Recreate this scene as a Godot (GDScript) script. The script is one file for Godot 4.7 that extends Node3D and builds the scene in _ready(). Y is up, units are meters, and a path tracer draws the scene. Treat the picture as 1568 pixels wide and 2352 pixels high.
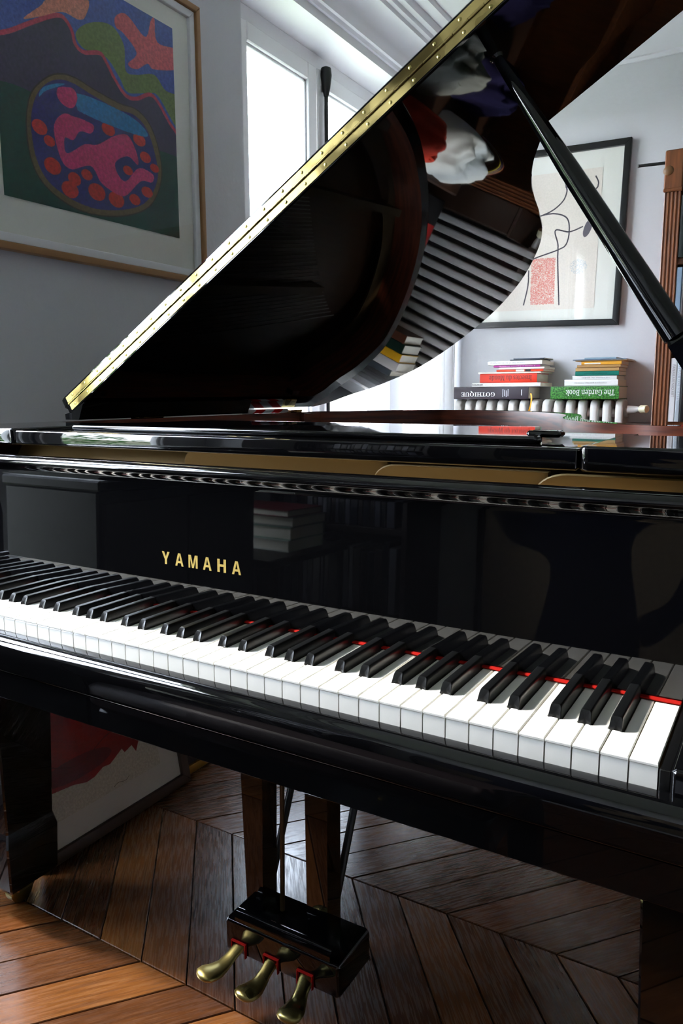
extends Node3D
# A room with an open black grand piano, seen from the treble end of the keyboard.
# x runs along the keyboard (bass to treble), y is up, z comes towards the pianist. Metres.

# ------------------------------------------------------------------ helpers
class Shape:
	var v := PackedVector3Array()   # three per triangle, counter-clockwise seen from outside
	var uv := PackedVector2Array()
	var has_uv := false

	func add(a: Vector3, b: Vector3, c: Vector3) -> void:
		v.append(a); v.append(b); v.append(c)

	func add_uv(a: Vector3, b: Vector3, c: Vector3, ua: Vector2, ub: Vector2, uc: Vector2) -> void:
		add(a, b, c)
		has_uv = true
		uv.append(ua); uv.append(ub); uv.append(uc)

	func quad(a: Vector3, b: Vector3, c: Vector3, d: Vector3) -> void:
		add(a, b, c); add(a, c, d)

	# turns the triangles from `first` on inside out when they enclose a negative volume
	func orient(first: int) -> void:
		var o := v[first]
		var vol := 0.0
		for i in range(first, v.size(), 3):
			vol += (v[i] - o).dot((v[i + 1] - o).cross(v[i + 2] - o))
		if vol < 0.0:
			for i in range(first, v.size(), 3):
				var t := v[i + 1]; v[i + 1] = v[i + 2]; v[i + 2] = t

	# box with chamfered edges
	func box(lo: Vector3, hi: Vector3, bev := 0.002) -> Shape:
		var first := v.size()
		var c := (lo + hi) * 0.5
		var h := (hi - lo) * 0.5
		var b: float = min(bev, min(h.x, min(h.y, h.z)) * 0.95)
		for ax in 3:
			var ux := Vector3.ZERO; var uy := Vector3.ZERO; var un := Vector3.ZERO
			ux[(ax + 1) % 3] = h[(ax + 1) % 3] - b
			uy[(ax + 2) % 3] = h[(ax + 2) % 3] - b
			un[ax] = h[ax]
			for s in [-1.0, 1.0]:
				quad_o(c + un * s - ux - uy, c + un * s + ux - uy, c + un * s + ux + uy, c + un * s - ux + uy, c)
		if b > 0.0:
			for ax in 3:
				var p := (ax + 1) % 3; var q := (ax + 2) % 3
				for sp in [-1.0, 1.0]:
					for sq in [-1.0, 1.0]:
						var e0 := Vector3.ZERO; var e1 := Vector3.ZERO
						e0[p] = sp * h[p]; e0[q] = sq * (h[q] - b)
						e1[p] = sp * (h[p] - b); e1[q] = sq * h[q]
						var l := Vector3.ZERO; l[ax] = h[ax] - b
						quad_o(c + e0 - l, c + e0 + l, c + e1 + l, c + e1 - l, c)
			for sx in [-1.0, 1.0]:
				for sy in [-1.0, 1.0]:
					for sz in [-1.0, 1.0]:
						tri_o(c + Vector3(sx * h.x, sy * (h.y - b), sz * (h.z - b)), c + Vector3(sx * (h.x - b), sy * h.y, sz * (h.z - b)), c + Vector3(sx * (h.x - b), sy * (h.y - b), sz * h.z), c)
		return self

	func tri_o(a: Vector3, b: Vector3, c: Vector3, inside: Vector3) -> void:
		if (b - a).cross(c - a).dot((a + b + c) / 3.0 - inside) < 0.0:
			add(a, c, b)
		else:
			add(a, b, c)

	func quad_o(a: Vector3, b: Vector3, c: Vector3, d: Vector3, inside: Vector3) -> void:
		tri_o(a, b, c, inside); tri_o(a, c, d, inside)

	# a closed 2D outline swept along ez; point p -> o + ex*p.x + ey*p.y
	func sweep(prof: PackedVector2Array, o: Vector3, ex: Vector3, ey: Vector3, ez: Vector3) -> Shape:
		var first := v.size()
		var n := prof.size()
		for i in n:
			var p := prof[i]; var q := prof[(i + 1) % n]
			var a := o + ex * p.x + ey * p.y
			var b := o + ex * q.x + ey * q.y
			quad(a, b, b + ez, a + ez)
		var idx := Geometry2D.triangulate_polygon(prof)
		var flip := (ex.cross(ey)).dot(ez) > 0.0
		var ccw := not Geometry2D.is_polygon_clockwise(prof)
		# triangulate_polygon keeps the outline's own turning
		for k in range(0, idx.size(), 3):
			var a := prof[idx[k]]; var b := prof[idx[k + 1]]; var c := prof[idx[k + 2]]
			if (b - a).cross(c - a) < 0.0:
				var t := b; b = c; c = t
			var A := o + ex * a.x + ey * a.y; var B := o + ex * b.x + ey * b.y; var C := o + ex * c.x + ey * c.y
			if flip:
				add(A, C, B); add(A + ez, B + ez, C + ez)
			else:
				add(A, B, C); add(A + ez, C + ez, B + ez)
		if flip != ccw:
			for i in range(first, first + n * 6, 3):
				var t := v[i + 1]; v[i + 1] = v[i + 2]; v[i + 2] = t
		return self

	# plate of an outline with rounded rims; outline in (ex, ey), thick along ez from h0 to h1
	func plate(outl: PackedVector2Array, o: Vector3, ex: Vector3, ey: Vector3, ez: Vector3, h0: float, h1: float, bev := 0.003) -> Shape:
		var first := v.size()
		var n := outl.size()
		var ins := inset(outl, bev)
		var rings := [[ins, h0], [outl, h0 + bev], [outl, h1 - bev], [ins, h1]]
		for r in 3:
			for i in n:
				var j := (i + 1) % n
				var A: Vector2 = rings[r][0][i]; var B: Vector2 = rings[r][0][j]; var C: Vector2 = rings[r + 1][0][j]; var D: Vector2 = rings[r + 1][0][i]
				var y0: float = rings[r][1]; var y1: float = rings[r + 1][1]
				quad(o + ex * A.x + ey * A.y + ez * y0, o + ex * B.x + ey * B.y + ez * y0, o + ex * C.x + ey * C.y + ez * y1, o + ex * D.x + ey * D.y + ez * y1)
		var idx := Geometry2D.triangulate_polygon(outl)
		for k in range(0, idx.size(), 3):
			var a := ins[idx[k]]; var b := ins[idx[k + 1]]; var c := ins[idx[k + 2]]
			var P := [o + ex * a.x + ey * a.y, o + ex * b.x + ey * b.y, o + ex * c.x + ey * c.y]
			var same: bool = ((b - a).cross(c - a) > 0.0) != Geometry2D.is_polygon_clockwise(outl)
			if not same:
				var t = P[1]; P[1] = P[2]; P[2] = t
			add(P[0] + ez * h0, P[2] + ez * h0, P[1] + ez * h0)
			add(P[0] + ez * h1, P[1] + ez * h1, P[2] + ez * h1)
		orient(first)
		return self

	static func inset(outl: PackedVector2Array, d: float) -> PackedVector2Array:
		var n := outl.size()
		var r := PackedVector2Array()
		var s := -1.0 if Geometry2D.is_polygon_clockwise(outl) else 1.0
		for i in n:
			var a := (outl[i] - outl[(i + n - 1) % n]).normalized()
			var b := (outl[(i + 1) % n] - outl[i]).normalized()
			var na := Vector2(-a.y, a.x) * s
			var nb := Vector2(-b.y, b.x) * s
			var m := (na + nb).normalized()
			r.append(outl[i] + m * d / max(0.4, m.dot(na)))
		return r

	# skin over rings of equal length
	func loft(rings: Array, caps := true) -> Shape:
		var first := v.size()
		for r in rings.size() - 1:
			var A: PackedVector3Array = rings[r]; var B: PackedVector3Array = rings[r + 1]
			for i in A.size():
				var j := (i + 1) % A.size()
				quad(A[i], A[j], B[j], B[i])
		if caps:
			for e in 2:
				var R: PackedVector3Array = rings[0 if e == 0 else rings.size() - 1]
				var c := Vector3.ZERO
				for p in R: c += p
				c /= R.size()
				for i in R.size():
					var j := (i + 1) % R.size()
					if e == 0: add(c, R[j], R[i])
					else: add(c, R[i], R[j])
		orient(first)
		return self

	# round bar through points with radii
	func tube(pts: Array, rad: Array, sides := 12, flat := 1.0) -> Shape:
		var rings := []
		var up := Vector3.UP
		for i in pts.size():
			var d: Vector3 = (pts[min(i + 1, pts.size() - 1)] - pts[max(i - 1, 0)]).normalized()
			if abs(d.dot(up)) > 0.95: up = Vector3.RIGHT
			var s := d.cross(up).normalized()
			var t := s.cross(d).normalized()
			var ring := PackedVector3Array()
			for k in sides:
				var a := TAU * k / sides
				ring.append(pts[i] + (s * cos(a) + t * sin(a) * flat) * rad[i])
			rings.append(ring)
		return loft(rings)

	# a grid of points as a sheet with thickness along its own normals
	func sheet(grid: Array, thick := 0.0) -> Shape:
		var first := v.size()
		var m := grid.size(); var n: int = grid[0].size()
		for i in m - 1:
			for j in n - 1:
				var a: Vector3 = grid[i][j]; var b: Vector3 = grid[i + 1][j]; var c: Vector3 = grid[i + 1][j + 1]; var d: Vector3 = grid[i][j + 1]
				if has_uv or true:
					var u0 := Vector2(float(j) / (n - 1), float(i) / (m - 1)); var u1 := Vector2(float(j) / (n - 1), float(i + 1) / (m - 1))
					var u2 := Vector2(float(j + 1) / (n - 1), float(i + 1) / (m - 1)); var u3 := Vector2(float(j + 1) / (n - 1), float(i) / (m - 1))
					add_uv(a, b, c, u0, u1, u2); add_uv(a, c, d, u0, u2, u3)
		return self

	# smooth: faces that meet at less than this angle share their normals. ux, uy: axes the texture follows
	func mesh(smooth := 35.0, ux := Vector3.ZERO, uy := Vector3.ZERO) -> ArrayMesh:
		var n := v.size()
		var fn := PackedVector3Array(); fn.resize(n / 3)
		var at := {}
		for t in n / 3:
			var f := (v[t * 3 + 1] - v[t * 3]).cross(v[t * 3 + 2] - v[t * 3])
			fn[t] = f
			for k in 3:
				var key := Vector3i((v[t * 3 + k] * 20000.0).round())
				if at.has(key): at[key].append(t)
				else: at[key] = PackedInt32Array([t])
		var lim := cos(deg_to_rad(smooth))
		var vn := PackedVector3Array(); vn.resize(n)
		var out := PackedVector3Array(); out.resize(n)
		var tex := PackedVector2Array(); tex.resize(n)
		for t in n / 3:
			var me := fn[t].normalized()
			var order := [0, 2, 1]   # Godot's front faces run clockwise
			for k in 3:
				var i := t * 3 + k
				var s := Vector3.ZERO
				for o in at[Vector3i((v[i] * 20000.0).round())]:
					if o == t or fn[o].normalized().dot(me) > lim: s += fn[o]
				var w: int = t * 3 + order[k]
				out[w] = v[i]
				vn[w] = s.normalized() if s.length() > 1e-14 else Vector3.UP
				if has_uv:
					tex[w] = uv[i]
				elif ux != Vector3.ZERO:
					var second := uy
					if abs(me.dot(uy)) > 0.8: second = ux.cross(uy).normalized() * uy.length()
					tex[w] = Vector2(v[i].dot(ux), v[i].dot(second))
				else:
					var ab := me.abs()
					tex[w] = Vector2(v[i].z, -v[i].y) if ab.x >= ab.y and ab.x >= ab.z else (Vector2(v[i].x, v[i].z) if ab.y >= ab.z else Vector2(v[i].x, -v[i].y))
		var arr := []
		arr.resize(Mesh.ARRAY_MAX)
		arr[Mesh.ARRAY_VERTEX] = out; arr[Mesh.ARRAY_NORMAL] = vn; arr[Mesh.ARRAY_TEX_UV] = tex
		var m := ArrayMesh.new()
		m.add_surface_from_arrays(Mesh.PRIMITIVE_TRIANGLES, arr)
		return m

var rng := RandomNumberGenerator.new()
var M := {}
var taken := {}

func V2(a: Array) -> PackedVector2Array:
	var r := PackedVector2Array()
	for i in range(0, a.size(), 2): r.append(Vector2(a[i], a[i + 1]))
	return r

# smooth curve through points
func curve(p: PackedVector2Array, closed := false, step := 8) -> PackedVector2Array:
	var r := PackedVector2Array()
	var n := p.size()
	for i in (n if closed else n - 1):
		var a := p[(i + n - 1) % n] if closed else p[max(i - 1, 0)]
		var b := p[i]; var c := p[(i + 1) % n]
		var d := p[(i + 2) % n] if closed else p[min(i + 2, n - 1)]
		for k in step:
			r.append(b.cubic_interpolate(c, a, d, float(k) / step))
	if not closed: r.append(p[n - 1])
	return r

func mat(called: String, c: Color, rough := 0.5, metal := 0.0, spec := 0.5) -> StandardMaterial3D:
	var m := StandardMaterial3D.new()
	m.resource_name = called
	m.albedo_color = c; m.roughness = rough; m.metallic = metal; m.metallic_specular = spec
	M[called] = m
	return m

func noise_tex(seed_: int, freq: float, cols: Array, offs: Array, w := 512, h := 512, oct := 4, kind := FastNoiseLite.TYPE_SIMPLEX_SMOOTH) -> NoiseTexture2D:
	var t := NoiseTexture2D.new()
	var f := FastNoiseLite.new()
	f.seed = seed_; f.frequency = freq; f.noise_type = kind; f.fractal_octaves = oct
	t.width = w; t.height = h; t.seamless = true; t.noise = f
	if cols.size():
		var g := Gradient.new()
		g.offsets = PackedFloat32Array(offs); g.colors = PackedColorArray(cols)
		t.color_ramp = g
	return t

func numbered(called: String) -> String:
	taken[called] = taken.get(called, -1) + 1
	return called if taken[called] == 0 else "%s_%03d" % [called, taken[called]]

func thing(called: String, label: String, category: String, at: Vector3, group := "") -> Node3D:
	var o := Node3D.new()
	o.name = numbered(called)
	o.position = at
	add_child(o)
	o.set_meta("label", label); o.set_meta("category", category)
	if group: o.set_meta("group", group)
	return o

func setting(called: String, at := Vector3.ZERO) -> Node3D:
	var o := Node3D.new()
	o.name = called
	o.position = at
	add_child(o)
	o.set_meta("kind", "structure")
	return o

func world_of(o: Node3D) -> Vector3:
	var p := Vector3.ZERO
	var n: Node = o
	while n is Node3D and n != self:
		p += n.position; n = n.get_parent()
	return p

# mesh given in room coordinates, put under parent (which is only moved, never turned)
func part(parent: Node3D, called: String, m: Mesh, material: Material, at := Vector3.ZERO) -> MeshInstance3D:
	var o := MeshInstance3D.new()
	o.name = called if parent != self else numbered(called)
	o.mesh = m
	o.material_override = null
	if m is ArrayMesh or m is PrimitiveMesh:
		o.set_surface_override_material(0, material)
	parent.add_child(o, true)
	o.position = at - (world_of(parent) if parent != self else Vector3.ZERO)
	return o

func structure(called: String, m: Mesh, material: Material) -> MeshInstance3D:
	var o := MeshInstance3D.new()
	o.name = called; o.mesh = m
	o.set_surface_override_material(0, material)
	add_child(o)
	o.set_meta("kind", "structure")
	return o

func B(lo: Vector3, hi: Vector3, bev := 0.002) -> ArrayMesh:
	return Shape.new().box(lo, hi, bev).mesh()

func fill_poly(im: Image, p: PackedVector2Array, c: Color) -> void:
	var lo := INF; var hi := -INF
	for q in p:
		lo = min(lo, q.y); hi = max(hi, q.y)
	for y in range(max(0, int(lo)), min(im.get_height(), int(hi) + 1)):
		var xs := []
		var yy := y + 0.5
		for i in p.size():
			var a := p[i]; var b := p[(i + 1) % p.size()]
			if (a.y <= yy) != (b.y <= yy):
				xs.append(a.x + (yy - a.y) / (b.y - a.y) * (b.x - a.x))
		xs.sort()
		for k in range(0, xs.size() - 1, 2):
			var x0: int = clampi(int(round(xs[k])), 0, im.get_width()); var x1: int = clampi(int(round(xs[k + 1])), 0, im.get_width())
			if x1 > x0: im.fill_rect(Rect2i(x0, y, x1 - x0, 1), c)

func stroke(im: Image, p: PackedVector2Array, w: float, c: Color) -> void:
	for i in p.size() - 1:
		var d := (p[i + 1] - p[i]).normalized().orthogonal() * w * 0.5
		var e := (p[i + 1] - p[i]).normalized() * w * 0.3
		fill_poly(im, PackedVector2Array([p[i] - e + d, p[i + 1] + e + d, p[i + 1] + e - d, p[i] - e - d]), c)

func blob(im: Image, cx: float, cy: float, rx: float, ry: float, c: Color) -> void:
	var p := PackedVector2Array()
	for k in 28: p.append(Vector2(cx + cos(TAU * k / 28) * rx, cy + sin(TAU * k / 28) * ry))
	fill_poly(im, p, c)

func scaled(a: Array, w: float, h: float, closed := true) -> PackedVector2Array:
	var p := V2(a)
	for i in p.size(): p[i] = p[i] * Vector2(w, h) / 1000.0
	return curve(p, closed, 6)

# crayon-like grain on a picture
func grain(im: Image, amount: float, seed_: int) -> void:
	var r := RandomNumberGenerator.new()
	r.seed = seed_
	var f := FastNoiseLite.new(); f.seed = seed_; f.frequency = 0.09; f.fractal_octaves = 3
	for y in im.get_height():
		for x in im.get_width():
			var c := im.get_pixel(x, y)
			var k := 1.0 + (r.randf() - 0.5) * amount + f.get_noise_2d(x, y) * amount
			im.set_pixel(x, y, Color(clampf(c.r * k, 0, 1), clampf(c.g * k, 0, 1), clampf(c.b * k, 0, 1)))

func picture_mat(called: String, im: Image, rough := 0.6) -> StandardMaterial3D:
	var m := mat(called, Color.WHITE, rough, 0.0, 0.3)
	m.albedo_texture = ImageTexture.create_from_image(im)
	m.texture_repeat = false
	return m

# flat rectangle with the whole texture on it: corner, right edge, down edge
func panel(o: Vector3, right: Vector3, down: Vector3) -> ArrayMesh:
	var s := Shape.new()
	s.add_uv(o, o + down, o + down + right, Vector2(0, 0), Vector2(0, 1), Vector2(1, 1))
	s.add_uv(o, o + down + right, o + right, Vector2(0, 0), Vector2(1, 1), Vector2(1, 0))
	return s.mesh()

func lettering(parent: Node3D, called: String, words: String, material: Material, height: float, width: float, at: Vector3, right: Vector3, up: Vector3, serif := false, bold := 400) -> void:
	var f := SystemFont.new()
	f.font_names = PackedStringArray(["Droid Serif" if serif else "Droid Sans"])
	f.font_weight = bold
	var t := TextMesh.new()
	t.font = f; t.text = words; t.font_size = 48; t.pixel_size = 0.01; t.depth = 0.02; t.curve_step = 2.0
	var bb := t.get_aabb()
	var o := MeshInstance3D.new()
	o.name = called; o.mesh = t
	o.set_surface_override_material(0, material)
	parent.add_child(o, true)
	var sx := width / bb.size.x; var sy := height / bb.size.y
	var c := bb.get_center()
	var bas := Basis(right * sx, up * sy, right.cross(up) * 0.02)
	o.transform = Transform3D(bas, at - world_of(parent) - bas * Vector3(c.x, c.y, 0))

# ------------------------------------------------------------------ the room
const WX := -1.58     # left wall
const BZ := -3.10     # back wall
const FZ := 1.62      # wall behind the pianist
const RX := 2.4       # right wall
const CY := 2.66      # ceiling

func _ready() -> void:
	rng.seed = 7
	var cam := Camera3D.new()
	cam.name = "camera"
	cam.fov = 68.22
	cam.near = 0.02
	cam.position = Vector3(0.0746, 1.0297, 0.628)
	cam.rotation_degrees = Vector3(-8.886, 30.839, -0.2307)
	add_child(cam)
	cam.current = true
	var we := WorldEnvironment.new()
	we.name = "environment"
	var env := Environment.new()
	var sky := Sky.new()
	var ps := ProceduralSkyMaterial.new()
	ps.sky_top_color = Color(0.86, 0.92, 1.0)
	ps.sky_horizon_color = Color(0.95, 0.97, 1.0)
	ps.ground_bottom_color = Color(0.34, 0.36, 0.32)
	ps.ground_horizon_color = Color(0.5, 0.52, 0.48)
	ps.energy_multiplier = 5.6
	sky.sky_material = ps
	env.background_mode = Environment.BG_SKY
	env.sky = sky
	env.tonemap_mode = Environment.TONE_MAPPER_LINEAR
	env.tonemap_exposure = 7.2
	env.sdfgi_enabled = true; env.ssao_enabled = true; env.ssil_enabled = true
	we.environment = env
	add_child(we)
	# hazy sun from the left, through both windows
	var sun := DirectionalLight3D.new()
	sun.name = "sun"
	sun.light_color = Color(1.0, 0.97, 0.92)
	sun.light_energy = 0.6
	sun.light_angular_distance = 7.0
	sun.shadow_enabled = true
	sun.sky_mode = DirectionalLight3D.SKY_MODE_LIGHT_ONLY
	add_child(sun)
	sun.look_at_from_position(Vector3.ZERO, Vector3(1.25, -1.0, -0.17))

	materials()
	room()
	floor_boards()
	windows()
	piano()
	pictures()
	radiator_and_books()
	bookcase()
	curtain()
	mirrored_things()

func materials() -> void:
	var w := mat("wall_paint", Color(0.80, 0.80, 0.815), 0.8, 0, 0.25)
	w.heightmap_enabled = true; w.heightmap_scale = 0.04
	w.heightmap_texture = noise_tex(3, 0.05, [], [], 256, 256, 3)
	w.uv1_scale = Vector3(3, 3, 3)
	mat("white_paint", Color(0.86, 0.86, 0.87), 0.45, 0, 0.4)
	mat("ceiling_paint", Color(0.84, 0.84, 0.86), 0.8, 0, 0.2)
	var lac := mat("black_lacquer", Color(0.022, 0.022, 0.026), 0.025, 0, 0.5)
	lac.heightmap_enabled = false
	mat("black_satin", Color(0.03, 0.03, 0.033), 0.3)
	mat("black_keys", Color(0.024, 0.026, 0.028), 0.28, 0, 0.46)
	mat("white_keys", Color(0.90, 0.895, 0.87), 0.16, 0, 0.5)
	mat("key_wood", Color(0.62, 0.45, 0.28), 0.7)
	mat("red_felt", Color(0.52, 0.06, 0.035), 0.9, 0, 0.2)
	var br := mat("brass", Color(0.64, 0.57, 0.36), 0.16, 1.0)
	br.roughness_texture = noise_tex(11, 0.03, [Color(0.12, 0.12, 0.12), Color(0.4, 0.4, 0.4)], [0.3, 0.75], 256, 256)
	br.roughness = 1.0
	var ab := mat("aged_brass", Color(0.60, 0.55, 0.34), 1.0, 1.0)
	ab.roughness_texture = noise_tex(12, 0.02, [Color(0.22, 0.22, 0.22), Color(0.42, 0.42, 0.42)], [0.2, 0.8], 256, 256)
	mat("gold_letters", Color(0.80, 0.69, 0.38), 0.35, 0.6)
	mat("bronze_plate", Color(0.56, 0.46, 0.28), 0.5, 0.25)
	mat("dull_bronze", Color(0.30, 0.23, 0.13), 0.5, 0.4)
	mat("steel", Color(0.6, 0.6, 0.6), 0.3, 1.0)
	var wood := mat("rim_veneer", Color.WHITE, 0.42)
	wood.albedo_texture = noise_tex(21, 0.012, [Color(0.27, 0.11, 0.06), Color(0.42, 0.19, 0.10), Color(0.50, 0.24, 0.13)], [0.2, 0.55, 0.9])
	wood.uv1_scale = Vector3(0.7, 7, 1)
	var sp := mat("soundboard_spruce", Color.WHITE, 0.35)
	sp.albedo_texture = noise_tex(22, 0.012, [Color(0.20, 0.12, 0.06), Color(0.26, 0.16, 0.08)], [0.3, 0.7])
	sp.uv1_scale = Vector3(14, 0.8, 1)
	var bc := mat("bookcase_wood", Color.WHITE, 0.35)
	bc.albedo_texture = noise_tex(23, 0.012, [Color(0.41, 0.225, 0.11), Color(0.48, 0.27, 0.14), Color(0.53, 0.305, 0.16)], [0.2, 0.6, 0.95])
	bc.uv1_scale = Vector3(9, 0.9, 1)
	mat("oak_frame", Color(0.60, 0.44, 0.28), 0.45)
	mat("black_frame", Color(0.035, 0.035, 0.04), 0.3)
	mat("brown_frame", Color(0.20, 0.12, 0.07), 0.4)
	mat("gilt_frame", Color(0.62, 0.47, 0.20), 0.35, 0.7)
	mat("mat_board", Color(0.87, 0.87, 0.84), 0.85, 0, 0.2)
	var gl := mat("picture_glass", Color(1, 1, 1, 0.02), 0.0, 0, 0.5)
	gl.transparency = BaseMaterial3D.TRANSPARENCY_ALPHA
	var wg := mat("window_glass", Color(1, 1, 1, 0.02), 0.0, 0, 0.5)
	wg.transparency = BaseMaterial3D.TRANSPARENCY_ALPHA
	mat("radiator_paint", Color(0.80, 0.79, 0.77), 0.35)
	mat("ivory_plastic", Color(0.82, 0.79, 0.66), 0.35)
	mat("iron_black", Color(0.05, 0.05, 0.06), 0.45, 0.3)
	var cu := mat("sheer_cotton", Color(0.96, 0.96, 0.955), 0.9, 0, 0.1)
	cu.backlight_enabled = true; cu.backlight = Color(1.0, 1.0, 1.0)
	cu.cull_mode = BaseMaterial3D.CULL_DISABLED
	mat("paper", Color(0.86, 0.84, 0.78), 0.8, 0, 0.2)
	mat("dark_gap", Color(0.05, 0.035, 0.025), 0.9)

func wall_piece(parent: Node3D, called: String, lo: Vector3, hi: Vector3, material: Material) -> void:
	part(parent, called, B(lo, hi, 0.0), material)

func room() -> void:
	# left wall with two window recesses, 0.45 thick
	var t := 0.35
	var wl := setting("wall_left", Vector3(WX, 0, -0.7))
	var spans := [[BZ - 0.1, -2.92], [-1.515, W2A], [W2B, FZ + 0.1]]
	for s in spans:
		wall_piece(wl, "masonry", Vector3(WX - t, 0, s[0]), Vector3(WX, CY, s[1]), M.wall_paint)
	for s in [[-2.92, -1.515, SILL_1], [W2A, W2B, SILL_2]]:
		wall_piece(wl, "masonry", Vector3(WX - t, 0, s[0]), Vector3(WX, s[2], s[1]), M.wall_paint)
		wall_piece(wl, "masonry", Vector3(WX - t, SOFFIT, s[0]), Vector3(WX, CY, s[1]), M.white_paint)
	structure("wall_back", B(Vector3(WX - t, 0, BZ - 0.15), Vector3(RX + 0.15, CY, BZ), 0.0), M.wall_paint)
	structure("wall_front", B(Vector3(WX - t, 0, FZ), Vector3(RX + 0.15, CY, FZ + 0.15), 0.0), M.wall_paint)
	structure("wall_right", B(Vector3(RX, 0, BZ), Vector3(RX + 0.15, CY, FZ), 0.0), M.wall_paint)
	structure("ceiling", B(Vector3(WX - t, CY, BZ - 0.15), Vector3(RX + 0.15, CY + 0.15, FZ + 0.15), 0.0), M.ceiling_paint)
	# plaster cornice: profile (out from the wall, up)
	var prof := PackedVector2Array([Vector2(0, 2.455), Vector2(0.012, 2.455), Vector2(0.018, 2.468), Vector2(0.03, 2.470), Vector2(0.034, 2.485)])
	for k in 7:
		var a := PI * 0.5 * k / 6.0
		prof.append(Vector2(0.040 + 0.075 * (1.0 - cos(a)), 2.495 + 0.075 * sin(a)))
	prof.append_array([Vector2(0.120, 2.585), Vector2(0.134, 2.590), Vector2(0.140, 2.605), Vector2(0.160, 2.610), Vector2(0.168, 2.625), Vector2(0.168, 2.637), Vector2(0.215, 2.640), Vector2(0.222, 2.652), Vector2(0.222, CY + 0.01), Vector2(0, CY + 0.01)])
	structure("trim_1", Shape.new().sweep(prof, Vector3(WX, 0, FZ), Vector3.RIGHT, Vector3.UP, Vector3(0, 0, BZ - FZ)).mesh(30), M.ceiling_paint)
	structure("trim_2", Shape.new().sweep(prof, Vector3(WX, 0, BZ), Vector3(0, 0, 1), Vector3.UP, Vector3(RX - WX, 0, 0)).mesh(30), M.ceiling_paint)
	var bprof := PackedVector2Array([Vector2(0, 0), Vector2(0.018, 0), Vector2(0.018, 0.11), Vector2(0.012, 0.125), Vector2(0.008, 0.14), Vector2(0, 0.145)])
	structure("baseboard_left", Shape.new().sweep(bprof, Vector3(WX, 0, FZ), Vector3.RIGHT, Vector3.UP, Vector3(0, 0, BZ - FZ)).mesh(20), M.white_paint)
	structure("baseboard_back", Shape.new().sweep(bprof, Vector3(WX + 0.02, 0, BZ), Vector3(0, 0, 1), Vector3.UP, Vector3(RX - WX - 0.02, 0, 0)).mesh(20), M.white_paint)
	structure("baseboard_front", Shape.new().sweep(bprof, Vector3(WX + 0.02, 0, FZ), Vector3(0, 0, -1), Vector3.UP, Vector3(RX - WX - 0.02, 0, 0)).mesh(20), M.white_paint)

const SILL_1 := 0.72
const SILL_2 := 0.03
const SOFFIT := 2.42
const W2A := -0.38
const W2B := 1.025

func floor_boards() -> void:
	# chevron oak: rows 0.405 deep, boards 0.1095 wide along the row, slanting 0.332 per row
	var root := setting("floor", Vector3(0, 0, 0))
	part(root, "subfloor", B(Vector3(WX - 0.4, -0.1, BZ - 0.1), Vector3(RX + 0.1, -0.012, FZ + 0.1), 0.0), M.dark_gap)
	var tones := []
	var cols := [Color(0.345, 0.195, 0.075), Color(0.305, 0.17, 0.065), Color(0.375, 0.22, 0.085), Color(0.275, 0.152, 0.06), Color(0.35, 0.188, 0.064)]
	var rough := noise_tex(41, 0.02, [Color(0.22, 0.22, 0.22), Color(0.34, 0.34, 0.34)], [0.25, 0.8], 512, 512)
	var relief := noise_tex(42, 0.03, [], [], 512, 512, 4)
	for k in 5:
		var c: Color = cols[k]
		var m := mat("oak_board_%d" % k, Color.WHITE, 1.0, 0, 0.5)
		m.albedo_texture = noise_tex(30 + k, 0.010, [c.darkened(0.15), c, c.lightened(0.05)], [0.25, 0.55, 0.85], 512, 512, 5)
		m.roughness_texture = rough
		m.heightmap_enabled = true; m.heightmap_texture = relief; m.heightmap_scale = 0.0015
		m.uv1_scale = Vector3(1.3, 22.0, 1)
		m.uv1_offset = Vector3(0.13 * k, 0.37 * k, 0)
		tones.append(m)
	var pitch := 0.1095
	var depth := 0.405
	var slant := 0.332
	var z0 := -0.657   # a seam between two rows
	var gap := 0.0015
	var meshes := {}
	for dir in [-1, 1]:
		for variant in 3:
			var s := Shape.new()
			var o := PackedVector2Array([Vector2(gap, gap), Vector2(pitch - gap, gap), Vector2(pitch - gap + slant * dir, depth - gap), Vector2(gap + slant * dir, depth - gap)])
			s.plate(o, Vector3.ZERO, Vector3.RIGHT, Vector3(0, 0, 1), Vector3.UP, -0.012, 0.0004 * (variant - 1), 0.0012)
			var along := Vector3(slant * dir, 0, depth).normalized()
			meshes[[dir, variant]] = s.mesh(20, along, Vector3(along.z, 0, -along.x))
	var rest := Shape.new()
	var rest_uv := []
	for r in range(-7, 7):
		var z := z0 + r * depth
		if z > FZ + 0.02 or z + depth < BZ: continue
		var dir := 1 if posmod(r, 2) == 0 else -1
		var base := -1.107 if posmod(r, 2) == 0 else -0.775
		for k in range(-12, 48):
			var x := base + k * pitch
			if max(x, x + slant * dir) < WX - 0.3 or min(x, x + slant * dir) > 2.2: continue
			if r >= -3 and r <= 1 and x < 0.85:
				var p := part(root, "plank", meshes[[dir, rng.randi_range(0, 2)]], tones[rng.randi_range(0, 4)], Vector3(x, 0, z))
			else:
				var o := PackedVector2Array([Vector2(x + gap, z + gap), Vector2(x + pitch - gap, z + gap), Vector2(x + pitch - gap + slant * dir, z + depth - gap), Vector2(x + gap + slant * dir, z + depth - gap)])
				rest.sweep(o, Vector3(0, -0.012, 0), Vector3.RIGHT, Vector3(0, 0, 1), Vector3(0, 0.012, 0))
	var far := part(root, "far_planks", rest.mesh(20, Vector3(0.63, 0, 0.77), Vector3(0.77, 0, -0.63)), tones[0])
	far.set_meta("kind", "stuff")

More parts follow.
